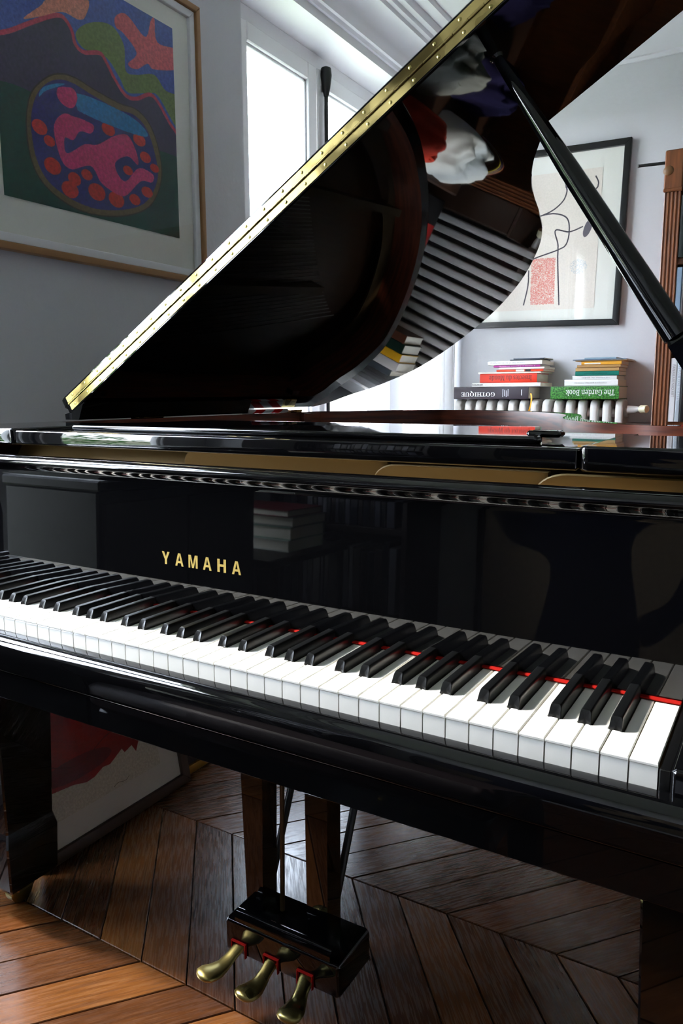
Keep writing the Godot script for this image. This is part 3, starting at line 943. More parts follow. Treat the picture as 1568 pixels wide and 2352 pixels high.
func black_key_mesh() -> ArrayMesh:
	var half := PackedVector2Array([Vector2(0.0064, -0.012), Vector2(0.0064, 0.0), Vector2(0.0060, 0.0035), Vector2(0.0055, 0.0080), Vector2(0.0051, 0.0102), Vector2(0.0044, 0.0115), Vector2(0.0034, 0.0121)])
	var ring := PackedVector2Array()
	for p in half: ring.append(p)
	for i in range(half.size() - 1, -1, -1): ring.append(Vector2(-half[i].x, half[i].y))
	var rings := []
	for e in [[0.0, 0.90, 0.955], [0.0010, 0.965, 0.985], [0.0026, 1.0, 1.0], [1.0, 1.0, 1.0]]:
		var r := PackedVector3Array()
		for p in ring:
			var y: float = p.y * e[2] if p.y > 0.0 else p.y
			var z: float = -0.0465 - max(y, 0.0) * 0.36 - (max(y, 0.0) * max(y, 0.0)) * 12.0 - e[0]
			if e[0] == 1.0: z = -0.158
			r.append(Vector3(p.x * e[1], y, z))
		rings.append(r)
	return Shape.new().loft(rings).mesh(42)

# ------------------------------------------------------------------ pictures
func frame_bars(root: Node3D, o: Vector3, right: Vector3, up: Vector3, w: float, h: float, bar: float, thick: float, material: Material) -> void:
	# four mitred bars; o is the lower left outer corner, the frame grows out along right x up
	var out := right.cross(up)
	var c := [Vector2(0, 0), Vector2(w, 0), Vector2(w, h), Vector2(0, h)]
	var inn := [Vector2(bar, bar), Vector2(w - bar, bar), Vector2(w - bar, h - bar), Vector2(bar, h - bar)]
	for k in 4:
		var a: Vector2 = c[k]; var b: Vector2 = c[(k + 1) % 4]; var d: Vector2 = inn[(k + 1) % 4]; var e: Vector2 = inn[k]
		var s := Shape.new().plate(PackedVector2Array([a, b, d, e]), o, right, up, out, 0.0, thick, 0.0025)
		part(root, "frame_bar", s.mesh(50), material)

func pictures() -> void:
	# --- big print on the left wall
	var W := 512.0
	var im := Image.create(512, 512, false, Image.FORMAT_RGB8)
	im.fill(Color(0.27, 0.36, 0.66))
	var art := {
"hill": [8, 397, 78, 360, 172, 296, 281, 227, 337, 208, 379, 241, 398, 294, 443, 309, 529, 282, 565, 306, 612, 363, 674, 413, 742, 406, 829, 360, 885, 381, 956, 451, 1015, 506, 1009, 623],
"green": [-60, 580, 121, 560, 423, 605, 730, 604, 1060, 601],
"band": [401, 250, 476, 178, 601, 138, 675, 193, 681, 303, 748, 299, 863, 260, 934, 306, 1025, 318, 1017, 464, 887, 351, 815, 359, 689, 395, 639, 345, 566, 287, 444, 295],
"bird": [629, 95, 676, 58, 722, 63, 815, 108, 855, 20, 880, 6, 894, 103, 1037, 88, 1032, 174, 865, 235, 822, 225, 750, 274, 696, 269, 754, 201, 678, 145, 633, 135],
"peach": [142, 291, 230, 207, 275, 164, 473, 82, 460, 158, 417, 187, 338, 189, 226, 250],
"oval": [136, 621, 173, 543, 264, 462, 366, 432, 494, 448, 632, 460, 739, 456, 821, 500, 873, 596, 889, 714, 846, 826, 769, 903, 627, 961, 458, 988, 316, 975, 197, 920, 140, 839, 123, 725],
"inner": [156, 632, 194, 549, 268, 482, 358, 458, 480, 475, 617, 490, 723, 486, 798, 526, 843, 614, 863, 720, 820, 816, 748, 885, 622, 934, 472, 960, 335, 948, 220, 902, 164, 824, 147, 718],
"wedge": [393, 494, 604, 489, 750, 511, 800, 560, 624, 575, 426, 568, 386, 554],
"wedge2": [194, 570, 211, 531, 272, 494, 329, 477, 232, 534],
"form": [308, 603, 365, 595, 471, 600, 457, 641, 397, 649, 358, 695, 313, 699, 320, 759, 417, 697, 491, 678, 596, 612, 677, 589, 727, 654, 731, 707, 671, 683, 595, 726, 599, 773, 650, 799, 737, 720, 829, 728, 820, 766, 748, 777, 660, 856, 606, 872, 505, 842, 447, 781, 338, 821, 284, 786, 259, 670],
"round": [291, 505, 328, 488, 373, 482, 392, 512, 374, 553, 345, 568, 306, 560, 285, 537]}
	var dots := [188, 690, 38, 30, 233, 733, 28, 22, 242, 831, 43, 34, 353, 858, 35, 28, 326, 908, 45, 35, 422, 824, 31, 23, 474, 886, 49, 37, 588, 895, 47, 35, 703, 871, 35, 25, 785, 819, 37, 25, 783, 659, 36, 25, 841, 695, 30, 20, 748, 589, 40, 28, 559, 594, 39, 28, 667, 747, 30, 21]
	var ridge := scaled(art.hill, W, W, false)
	var under := ridge.duplicate(); under.append_array([Vector2(530, 530), Vector2(-20, 530)])
	fill_poly(im, under, Color(0.25, 0.22, 0.34))
	var gr := scaled(art.green, W, W, false); gr.append_array([Vector2(560, 530), Vector2(-40, 530)])
	fill_poly(im, gr, Color(0.07, 0.27, 0.23))
	fill_poly(im, scaled(art.band, W, W), Color(0.42, 0.50, 0.28))
	stroke(im, ridge, 9.0, Color(0.72, 0.24, 0.34))
	fill_poly(im, scaled(art.bird, W, W), Color(0.80, 0.36, 0.40))
	fill_poly(im, scaled(art.peach, W, W), Color(0.82, 0.52, 0.44))
	var ov := scaled(art.oval, W, W)
	fill_poly(im, ov, Color(0.42, 0.36, 0.25))
	ov.append(ov[0])
	stroke(im, ov, 3.0, Color(0.20, 0.17, 0.16))
	fill_poly(im, scaled(art.inner, W, W), Color(0.20, 0.19, 0.47))
	for i in range(0, dots.size(), 4):
		blob(im, dots[i] * W / 1000, dots[i + 1] * W / 1000, dots[i + 2] * W / 1000, dots[i + 3] * W / 1000, Color(0.78, 0.20, 0.18))
	fill_poly(im, scaled(art.wedge, W, W), Color(0.20, 0.52, 0.74))
	fill_poly(im, scaled(art.wedge2, W, W), Color(0.20, 0.52, 0.74))
	fill_poly(im, scaled(art.form, W, W), Color(0.80, 0.25, 0.47))
	fill_poly(im, scaled(art.round, W, W), Color(0.80, 0.25, 0.47))
	grain(im, 0.16, 5)
	var root := thing("framed_print", "large framed colour print with pink forms in an oval beside the window", "picture", Vector3(WX, 1.371, -0.88))
	var zl := -0.478; var zr := -1.282
	frame_bars(root, Vector3(WX + 0.002, 1.371, zl), Vector3(0, 0, -1), Vector3.UP, zl - zr, 2.176 - 1.371, 0.018, 0.026, M.oak_frame)
	frame_bars(root, Vector3(WX + 0.003, 1.3892, zl - 0.0182), Vector3(0, 0, -1), Vector3.UP, zl - zr - 0.0364, 2.176 - 1.371 - 0.0364, 0.022, 0.017, M.white_paint)
	part(root, "backing_paper", panel(Vector3(WX + 0.008, 2.15, zl - 0.02), Vector3(0, 0, zr - zl + 0.04), Vector3(0, -0.76, 0)), M.mat_board)
	part(root, "print", panel(Vector3(WX + 0.0095, 2.083, -0.580), Vector3(0, 0, -0.597), Vector3(0, -0.586, 0)), picture_mat("print_colours", im, 0.75))
	part(root, "glass", panel(Vector3(WX + 0.0135, 2.15, zl - 0.02), Vector3(0, 0, zr - zl + 0.04), Vector3(0, -0.76, 0)), M.picture_glass)
	# --- line drawing on the back wall, hung a little askew
	var dw := 512; var dh := 622
	var dm := Image.create(dw, dh, false, Image.FORMAT_RGB8)
	dm.fill(Color(0.86, 0.83, 0.79))
	var rr := RandomNumberGenerator.new(); rr.seed = 3
	for k in 5200:
		var px := rr.randf_range(0.398, 0.622) ; var py := rr.randf_range(0.615, 0.958)
		if rr.randf() < 0.8: blob(dm, (px + (py - 0.61) * 0.03) * dw, py * dh, rr.randf_range(1.0, 2.6), rr.randf_range(1.0, 2.2), Color(0.80, 0.42, 0.38).lerp(Color(0.86, 0.70, 0.66), rr.randf()))
	for k in 420:
		var a := rr.randf() * TAU; var q := sqrt(rr.randf())
		blob(dm, 0.839 * dw + cos(a) * q * 40, 0.691 * dh + sin(a) * q * 34, 1.2, 1.2, Color(0.60, 0.66, 0.72).lerp(Color(0.84, 0.82, 0.79), rr.randf()))
	for k in 60:
		var a := rr.randf() * TAU; var q := sqrt(rr.randf())
		blob(dm, 0.822 * dw + cos(a) * q * 9, 0.235 * dh + sin(a) * q * 16, 1.6, 1.6, Color(0.66, 0.60, 0.72))
	var ink := Color(0.25, 0.23, 0.27)
	for l in [[700, 33, 672, 65, 684, 110, 691, 146, 664, 206, 586, 262, 485, 296, 380, 315], [679, 109, 770, 129, 937, 149, 968, 107, 941, 58], [400, 310, 567, 292, 700, 329, 735, 419, 715, 522, 641, 560, 457, 603, 330, 640], [853, 406, 736, 435, 608, 416, 639, 523, 645, 637, 681, 966], [376, 700, 376, 817, 344, 957]]:
		stroke(dm, scaled(l, dw, dh, false), 6.0, ink)
	blob(dm, 0.715 * dw, 0.062 * dh, 12, 12, Color(0.12, 0.10, 0.12))
	var el := PackedVector2Array()
	for k in 24:
		var a := TAU * k / 24
		el.append(Vector2(0.9 * dw, 0.418 * dh) + Vector2(cos(a) * 17, sin(a) * 42).rotated(0.32))
	fill_poly(dm, el, Color(0.33, 0.31, 0.35))
	grain(dm, 0.03, 9)
	var dr := thing("framed_drawing", "black framed line drawing with a red scribbled block above the books", "picture", Vector3(-0.995, 1.36, BZ))
	frame_bars(dr, Vector3(-1.343, 1.345, BZ + 0.002), Vector3.RIGHT, Vector3.UP, 0.696, 0.806, 0.028, 0.028, M.black_frame)
	part(dr, "mat_board", panel(Vector3(-1.33, 2.14, BZ + 0.010), Vector3(0.67, 0, 0), Vector3(0, -0.78, 0)), M.mat_board)
	part(dr, "drawing", panel(Vector3(-1.275, 2.045, BZ + 0.0115), Vector3(0.51, 0, 0), Vector3(0, -0.62, 0)), picture_mat("drawing_marks", dm, 0.8))
	part(dr, "glass", panel(Vector3(-1.33, 2.14, BZ + 0.016), Vector3(0.67, 0, 0), Vector3(0, -0.78, 0)), M.picture_glass)
	for ch in dr.get_children():
		var tr := Transform3D(Basis(Vector3(0, 0, 1), deg_to_rad(-1.3)), Vector3.ZERO)
		var pivot := Vector3(0, 0.4, 0)
		ch.transform = Transform3D(Basis(), pivot) * tr * Transform3D(Basis(), -pivot) * ch.transform
	# --- framed poster standing on the floor under the piano, and a gilt frame behind it
	var up := Vector3(-0.14, 0.75, 0).normalized()
	var rt := Vector3(0, 0, -1)
	var pm := Image.create(512, 640, false, Image.FORMAT_RGB8)
	pm.fill(Color(0.70, 0.66, 0.58))
	# red shape with a torn lower edge: (share across, height above the sheet's lower edge)
	var blobp := V2([0, 0, 920, 0, 900, 730, 915, 790, 850, 810, 800, 870, 770, 828, 700, 845, 680, 820, 600, 850, 560, 865, 500, 860, 420, 885, 350, 890, 250, 870, 100, 860, 0, 850])
	for i in blobp.size(): blobp[i] = blobp[i] * Vector2(0.512, 0.640)
	fill_poly(pm, blobp, Color(0.48, 0.06, 0.05))
	blob(pm, 0.30 * 512, 0.80 * 640, 150, 34, Color(0.33, 0.04, 0.07))
	stroke(pm, scaled([0, 700, 300, 790, 560, 720, 800, 690], 512, 640, false), 3.0, Color(0.30, 0.03, 0.04))
	stroke(pm, scaled([560, 985, 600, 975, 660, 984, 700, 972], 512, 640, false), 1.5, Color(0.35, 0.3, 0.25))
	grain(pm, 0.10, 4)
	var po := thing("framed_poster", "framed red print on cream paper leaning under the piano", "picture", Vector3(-1.265, 0, -0.50))
	var ob := Vector3(-1.262, 0.0015, -0.325)
	frame_bars(po, ob, rt, up, 0.47, 0.60, 0.027, 0.016, M.brown_frame)
	var outn := rt.cross(up)
	part(po, "mat_board", panel(ob + up * 0.58 + rt * 0.02 + outn * 0.006, rt * 0.43, up * -0.56), mat("aged_mat", Color(0.72, 0.69, 0.63), 0.85, 0, 0.2))
	part(po, "print", panel(ob + up * 0.56 + rt * 0.03 + outn * 0.0075, rt * 0.350, up * -0.475), picture_mat("poster_colours", pm, 0.7))
	part(po, "glass", panel(ob + up * 0.58 + rt * 0.02 + outn * 0.011, rt * 0.43, up * -0.56), M.picture_glass)
	var gf := thing("gilt_frame", "gilded picture frame standing behind the red print under the piano", "picture frame", Vector3(-1.29, 0, -0.6))
	var og := Vector3(-1.285, 0.0015, -0.335)
	frame_bars(gf, og, rt, up, 0.57, 0.56, 0.022, 0.015, M.gilt_frame)
	part(gf, "canvas", panel(og + up * 0.54 + rt * 0.02 + outn * 0.004, rt * 0.53, up * -0.52), mat("dark_canvas", Color(0.12, 0.09, 0.08), 0.8))

# ------------------------------------------------------------------ radiator and books
func book(label: String, x0: float, x1: float, y0: float, y1: float, zf: float, deep: float, cover: Color, hard := true, called := "book", group := "") -> Node3D:
	# lies flat, spine towards +z; x0..x1 is the spine's length
	var r := thing(called, label, "book", Vector3((x0 + x1) * 0.5, y0, zf - deep * 0.5), group)
	var m := mat("cover_%d" % M.size(), cover, 0.4, 0, 0.4)
	var t: float = min(0.0028 if hard else 0.0009, (y1 - y0) * 0.18)
	var e := 0.004 if hard else 0.0006
	var s := Shape.new()
	var h := (y1 - y0) * 0.5
	# cover as a C: slightly rounded spine
	var pr := PackedVector2Array([Vector2(zf - deep, y0), Vector2(zf - 0.003, y0), Vector2(zf - 0.0005, y0 + h * 0.25), Vector2(zf, y0 + h), Vector2(zf - 0.0005, y1 - h * 0.25), Vector2(zf - 0.003, y1), Vector2(zf - deep, y1), Vector2(zf - deep, y1 - t), Vector2(zf - 0.003 - t, y1 - t), Vector2(zf - 0.003 - t, y0 + t), Vector2(zf - deep, y0 + t)])
	s.sweep(pr, Vector3(x0, 0, 0), Vector3(0, 0, 1), Vector3.UP, Vector3(x1 - x0, 0, 0))
	part(r, "cover", s.mesh(30), m)
	part(r, "page_block", B(Vector3(x0 + e, y0 + t, zf - deep + e), Vector3(x1 - e, y1 - t, zf - 0.004 - t), 0.0), M.paper)
	return r

func spine_text(b: Node3D, words: String, c: Color, xa: float, xb: float, y0: float, y1: float, zf: float, serif := false, bold := 400) -> void:
	# printed upside down, as the books lie
	var m := mat("ink_%d" % M.size(), c, 0.5)
	lettering(b, "spine_title", words, m, y1 - y0, xb - xa, Vector3((xa + xb) * 0.5, (y0 + y1) * 0.5, zf + 0.0004), Vector3.LEFT, Vector3.DOWN, serif, bold)

func radiator_and_books() -> void:
	var rad := thing("radiator", "cast iron column radiator painted off-white below the drawing", "radiator", Vector3(-0.99, 0, -2.99))
	# one section: rounded loop front to back
	var front := -2.925; var back := -3.055
	var prof := PackedVector2Array()
	for q in [[back + 0.035, 0.965, 90, 180], [back + 0.02, 0.11, 180, 270], [front - 0.02, 0.11, 270, 360], [front - 0.035, 0.965, 0, 90]]:
		for k in 6:
			var a := deg_to_rad(lerpf(q[2], q[3], k / 5.0))
			var rr: float = 0.035 if q[1] > 0.5 else 0.02
			prof.append(Vector2(q[0] + cos(a) * rr, q[1] + sin(a) * rr))
	var sec := Shape.new().plate(prof, Vector3.ZERO, Vector3(0, 0, 1), Vector3.UP, Vector3.RIGHT, -0.0165, 0.0165, 0.0065).mesh(60)
	for k in 15:
		part(rad, "radiator_section", sec, M.radiator_paint, Vector3(-1.374 + 0.0549 * k, 0, 0))
	part(rad, "radiator_hub", Shape.new().tube([Vector3(-1.40, 0.94, -2.99), Vector3(-0.575, 0.94, -2.99)], [0.022, 0.022], 14).mesh(50), M.radiator_paint)
	part(rad, "radiator_hub", Shape.new().tube([Vector3(-1.40, 0.14, -2.99), Vector3(-0.575, 0.14, -2.99)], [0.022, 0.022], 14).mesh(50), M.radiator_paint)
	part(rad, "radiator_foot", B(Vector3(-1.39, 0, -3.04), Vector3(-1.35, 0.095, -2.95), 0.006), M.radiator_paint)
	part(rad, "radiator_foot", B(Vector3(-0.63, 0, -3.04), Vector3(-0.59, 0.095, -2.95), 0.006), M.radiator_paint)
	var valve := part(rad, "valve_body", Shape.new().tube([Vector3(-0.575, 0.955, -2.96), Vector3(-0.545, 0.955, -2.96), Vector3(-0.530, 0.957, -2.955), Vector3(-0.515, 0.958, -2.95)], [0.019, 0.017, 0.012, 0.010], 14).mesh(50), M.radiator_paint)
	part(valve, "valve_knob", Shape.new().tube([Vector3(-0.520, 0.958, -2.95), Vector3(-0.516, 0.958, -2.948), Vector3(-0.492, 0.958, -2.940), Vector3(-0.488, 0.958, -2.938)], [0.014, 0.018, 0.018, 0.014], 18).mesh(50), M.ivory_plastic)
	# left pile, from the radiator up
	var z := -2.905
	var g := "books piled on the radiator"
	var b := book("thick dark book with white capitals at the bottom of the pile nearer the curtain", -1.385, -1.012, 1.0015, 1.060, z, 0.27, Color(0.20, 0.17, 0.20), true, "book", g)
	spine_text(b, "GOTHIQUE", Color(0.9, 0.9, 0.9), -1.345, -1.175, 1.014, 1.040, z, true, 700)
	for k in 4:
		part(b, "spine_band", B(Vector3(-1.137 + k * 0.0085, 1.0115 + 0.004 * (k % 2), z - 0.0015), Vector3(-1.1335 + k * 0.0085, 1.0485 - 0.003 * (k % 3), z + 0.0006), 0.0002), mat("silver_print_%d" % k, Color(0.78, 0.78, 0.80), 0.4))
	part(b, "spine_band", B(Vector3(-1.046, 1.019, z - 0.0015), Vector3(-1.042, 1.046, z + 0.0006), 0.0002), M.silver_print_0)
	part(b, "ribbon", Shape.new().sheet(ribbon_grid(Vector3(-1.006, 1.028, -2.912)), 0.0).mesh(60), mat("yellow_ribbon", Color(0.90, 0.60, 0.08), 0.6))
	b = book("white magazine with small black capitals second in the pile nearer the curtain", -1.290, -0.955, 1.0605, 1.0785, z + 0.004, 0.24, Color(0.86, 0.86, 0.85), false, "book", g)
	spine_text(b, "ARTENTION", Color(0.06, 0.06, 0.07), -1.288, -1.235, 1.066, 1.073, z + 0.004, false, 700)
	spine_text(b, "photographies contemporaines", Color(0.45, 0.45, 0.45), -1.225, -1.08, 1.066, 1.071, z + 0.004)
	b = book("red hardback with a dark title in the pile nearer the curtain", -1.252, -0.974, 1.079, 1.121, z, 0.22, Color(0.80, 0.19, 0.10), true, "book", g)
	spine_text(b, "Insectes du Monde", Color(0.28, 0.05, 0.03), -1.205, -0.998, 1.088, 1.112, z, true, 400)
	b = book("thin white book lying on the red hardback", -1.260, -0.955, 1.1215, 1.1290, z + 0.003, 0.23, Color(0.85, 0.84, 0.80), false, "book", g)
	b = book("thin orange and white book in the pile nearer the curtain", -1.170, -0.945, 1.1295, 1.1400, z, 0.19, Color(0.80, 0.24, 0.12), false, "book", g)
	part(b, "spine_panel", B(Vector3(-1.075, 1.1305, z - 0.001), Vector3(-1.035, 1.1392, z + 0.0005), 0.0), M.paper)
	part(b, "spine_panel", B(Vector3(-1.030, 1.1305, z - 0.001), Vector3(-1.005, 1.1392, z + 0.0005), 0.0), M.black_satin)
	b = book("white paperback under the magenta one in the pile nearer the curtain", -1.158, -0.940, 1.1405, 1.1505, z, 0.18, Color(0.84, 0.80, 0.80), false, "book", g)
	b = book("magenta paperback near the top of the pile nearer the curtain", -1.186, -0.962, 1.1510, 1.1610, z - 0.004, 0.17, Color(0.62, 0.16, 0.52), false, "book", g)
	spine_text(b, "2  Contes et legendes du monde", Color(0.92, 0.85, 0.9), -1.16, -0.985, 1.154, 1.1585, z - 0.004)
	b = book("wide white catalogue near the top of the pile nearer the curtain", -1.212, -0.951, 1.1615, 1.1800, z + 0.004, 0.24, Color(0.87, 0.88, 0.87), false, "book", g)
	spine_text(b, "SURREALISME ET ART DU XXE SIECLE", Color(0.45, 0.46, 0.47), -1.2, -1.03, 1.168, 1.174, z + 0.004)
	b = book("thin dark booklets crowning the pile nearer the curtain", -1.108, -0.965, 1.1805, 1.1865, z - 0.01, 0.17, Color(0.16, 0.18, 0.22), false, "booklet", g)
	b = book("slim grey booklet on the very top of the pile nearer the curtain", -1.095, -0.950, 1.1870, 1.1920, z - 0.02, 0.16, Color(0.30, 0.33, 0.38), false, "booklet", g)
	# right pile
	b = book("green grass-patterned hardback under the pile nearer the bookcase", -0.906, -0.604, 1.0015, 1.0590, z + 0.006, 0.24, Color(0.13, 0.36, 0.11), true, "book", g)
	var grass := mat("grass_cover", Color.WHITE, 0.45)
	grass.albedo_texture = noise_tex(61, 0.06, [Color(0.08, 0.26, 0.07), Color(0.20, 0.47, 0.16), Color(0.33, 0.58, 0.24)], [0.25, 0.5, 0.8], 256, 256, 4)
	grass.uv1_scale = Vector3(7, 7, 7)
	b.get_child(0).set_surface_override_material(0, grass)
	spine_text(b, "The Garden Book", Color(0.93, 0.95, 0.93), -0.836, -0.622, 1.017, 1.043, z + 0.006, true, 400)
	b = book("thick white paperback on the green hardback", -0.846, -0.611, 1.0595, 1.0885, z, 0.19, Color(0.87, 0.87, 0.86), false, "book", g)
	spine_text(b, "Contes a garder  Lettres", Color(0.5, 0.5, 0.5), -0.80, -0.66, 1.071, 1.077, z)
	b = book("thinner white paperback third in the pile nearer the bookcase", -0.811, -0.618, 1.0890, 1.1055, z - 0.003, 0.18, Color(0.85, 0.85, 0.84), false, "book", g)
	spine_text(b, "La coupe de Midas", Color(0.45, 0.42, 0.42), -0.77, -0.65, 1.094, 1.100, z - 0.003)
	b = book("teal paperback in the pile nearer the bookcase", -0.799, -0.610, 1.1060, 1.1250, z, 0.17, Color(0.04, 0.42, 0.36), false, "book", g)
	spine_text(b, "poemes de jeunesse", Color(0.03, 0.22, 0.2), -0.76, -0.66, 1.112, 1.118, z)
	b = book("beige paperback above the teal one in the pile nearer the bookcase", -0.799, -0.611, 1.1255, 1.1410, z - 0.004, 0.17, Color(0.72, 0.58, 0.38), false, "book", g)
	b = book("tan paperback in the middle of the pile nearer the bookcase", -0.792, -0.604, 1.1415, 1.1530, z, 0.17, Color(0.66, 0.51, 0.32), false, "book", g)
	b = book("yellow paperback near the top of the pile nearer the bookcase", -0.774, -0.601, 1.1535, 1.1690, z - 0.002, 0.17, Color(0.86, 0.62, 0.20), false, "book", g)
	part(b, "spine_panel", B(Vector3(-0.76, 1.156, z - 0.003), Vector3(-0.69, 1.162, z - 0.0015), 0.0), M.paper)
	b = book("large brown envelope of papers in the pile nearer the bookcase", -0.80, -0.575, 1.1695, 1.1730, z + 0.002, 0.21, Color(0.62, 0.47, 0.28), false, "envelope", g)
	b = book("bluish magazine on the pile nearer the bookcase", -0.812, -0.580, 1.1735, 1.1785, z, 0.20, Color(0.42, 0.48, 0.56), false, "magazine", g)
	b = book("thin pale blue notebook topping the pile nearer the bookcase", -0.763, -0.625, 1.1790, 1.1860, z - 0.01, 0.16, Color(0.55, 0.64, 0.70), false, "notebook", g)

func ribbon_grid(p: Vector3) -> Array:
	var g := []
	for i in 10:
		var t := i / 9.0
		var c := p + Vector3(0.008 * sin(t * 4.0), -0.085 * t + 0.004 * sin(t * 7.0), 0.012 * sin(t * PI))
		g.append([c, c + Vector3(0.007, 0.001, 0.001)])
	return g

# ------------------------------------------------------------------ bookcase on the right of the back wall
func bookcase() -> void:
	var wood: Material = M.bookcase_wood
	var r := thing("bookcase", "carved dark wood bookcase with fluted posts beside the radiator", "bookcase", Vector3(0.3, 0, -2.92))
	var x0 := -0.442; var x1 := 1.06; var zf := -2.75; var zb := BZ + 0.005; var top := 1.972
	part(r, "side_panel", B(Vector3(x0 + 0.004, 0.08, zb), Vector3(x0 + 0.026, top, zf - 0.02)), wood)
	part(r, "side_panel", B(Vector3(x1 - 0.026, 0.08, zb), Vector3(x1 - 0.004, top, zf - 0.02)), wood)
	part(r, "back_panel", B(Vector3(x0 + 0.026, 0.08, zb), Vector3(x1 - 0.026, top, zb + 0.012)), wood)
	part(r, "plinth", B(Vector3(x0, 0, zb), Vector3(x1, 0.08, zf), 0.004), wood)
	part(r, "top_board", B(Vector3(x0 + 0.004, top - 0.03, zb), Vector3(x1 - 0.004, top - 0.004, zf - 0.022)), wood)
	for y in [0.42, 0.885, 1.225, 1.536]:
		part(r, "shelf", B(Vector3(x0 + 0.027, y, zb + 0.013), Vector3(x1 - 0.027, y + 0.026, zf - 0.022), 0.003), wood)
	# fluted posts with a carved block on top
	for xa in [x0, x1 - 0.062]:
		var pr := PackedVector2Array([Vector2(0, -0.022), Vector2(0, -0.002)])
		for k in 4:
			var c := 0.0095 + 0.0143 * k
			pr.append_array([Vector2(c - 0.0062, 0.0), Vector2(c - 0.0035, -0.0030), Vector2(c, -0.0040), Vector2(c + 0.0035, -0.0030), Vector2(c + 0.0062, 0.0)])
		pr.append_array([Vector2(0.062, -0.002), Vector2(0.062, -0.022)])
		part(r, "fluted_post", Shape.new().sweep(pr, Vector3(xa, 0.08, zf), Vector3.RIGHT, Vector3(0, 0, 1), Vector3(0, 1.74, 0)).mesh(25), wood)
		var cap := part(r, "post_capital", B(Vector3(xa - 0.003, 1.82, zf - 0.022), Vector3(xa + 0.066, top, zf + 0.006), 0.004), wood)
		part(cap, "rosette", Shape.new().tube([Vector3(xa + 0.012, 1.895, zf + 0.004), Vector3(xa + 0.012, 1.895, zf + 0.009), Vector3(xa + 0.012, 1.895, zf + 0.012)], [0.020, 0.017, 0.008], 18).mesh(50), mat("worn_wood_%d" % M.size(), Color(0.45, 0.30, 0.17), 0.4))
		part(cap, "collar", B(Vector3(xa - 0.004, 1.815, zf - 0.02), Vector3(xa + 0.067, 1.828, zf + 0.009), 0.003), wood)
	part(r, "top_rail", B(Vector3(x0 + 0.066, 1.82, zf - 0.02), Vector3(x1 - 0.066, top, zf + 0.002), 0.004), wood)
	# low cupboard wing beside the radiator
	var dw := mat("dark_cupboard_wood", Color(0.20, 0.13, 0.09), 0.4)
	var wing := part(r, "side_cupboard", B(Vector3(-0.572, 0.0, zb), Vector3(x0 - 0.001, 0.875, zf - 0.03), 0.004), dw)
	part(wing, "cupboard_top", B(Vector3(-0.580, 0.876, zb), Vector3(x0 - 0.001, 0.895, zf - 0.022), 0.004), dw)
	# books on its shelves: x, width, height, colour, label
	var rows := [
		[0.911, [["white art book against the fluted post on the lower shelf", 0.0245, 0.256, Color(0.85, 0.84, 0.84)], ["pale grey art book next to the white one in the bookcase", 0.0165, 0.262, Color(0.68, 0.71, 0.74)], ["black book with red lettering in the bookcase", 0.035, 0.24, Color(0.05, 0.05, 0.05)]]],
		[1.251, [["blue and white book on the middle shelf of the bookcase", 0.022, 0.272, Color(0.50, 0.58, 0.66)], ["dark leather book on the middle shelf of the bookcase", 0.030, 0.25, Color(0.14, 0.08, 0.06)]]],
		[1.562, [["dark green book on the upper shelf of the bookcase", 0.028, 0.235, Color(0.05, 0.10, 0.09)], ["black book on the upper shelf of the bookcase", 0.030, 0.24, Color(0.06, 0.06, 0.07)]]],
	]
	for row in rows:
		var x: float = x0 + 0.0635
		for e in row[1]:
			shelf_book(e[0], x, row[0] + 0.0005, zf - 0.003, e[1], e[2], e[3])
			x += e[1] + 0.001
		var fillers := [Color(0.10, 0.07, 0.06), Color(0.30, 0.10, 0.08), Color(0.12, 0.16, 0.14), Color(0.40, 0.36, 0.30), Color(0.14, 0.14, 0.20)]
		for k in 6:
			var w := rng.randf_range(0.018, 0.045)
			var fb := shelf_book("old %s book further along the %s shelf of the carved bookcase" % [["dark brown", "dark red", "grey green", "tan", "navy"][(k * 2 + int(row[0] * 10)) % 5], "lower" if row[0] < 1.0 else ("middle" if row[0] < 1.4 else "upper")], x, row[0] + 0.0005, zf - 0.028, w, rng.randf_range(0.19, 0.245), fillers[(k * 2 + int(row[0] * 10)) % 5])
			fb.set_meta("group", "books further along the bookcase shelves")
			x += w + 0.001
	var rod := thing("curtain_rod", "short black metal rod sticking out beside the bookcase top", "rod", Vector3(-0.49, 1.93, -2.76))
	part(rod, "bar", Shape.new().tube([Vector3(-0.546, 1.9335, -2.765), Vector3(-0.4425, 1.9305, -2.765)], [0.0062, 0.0062], 12).mesh(50), M.iron_black)
	part(rod, "end_cap", Shape.new().tube([Vector3(-0.550, 1.9336, -2.765), Vector3(-0.546, 1.9335, -2.765)], [0.0074, 0.0074], 12).mesh(50), M.steel)

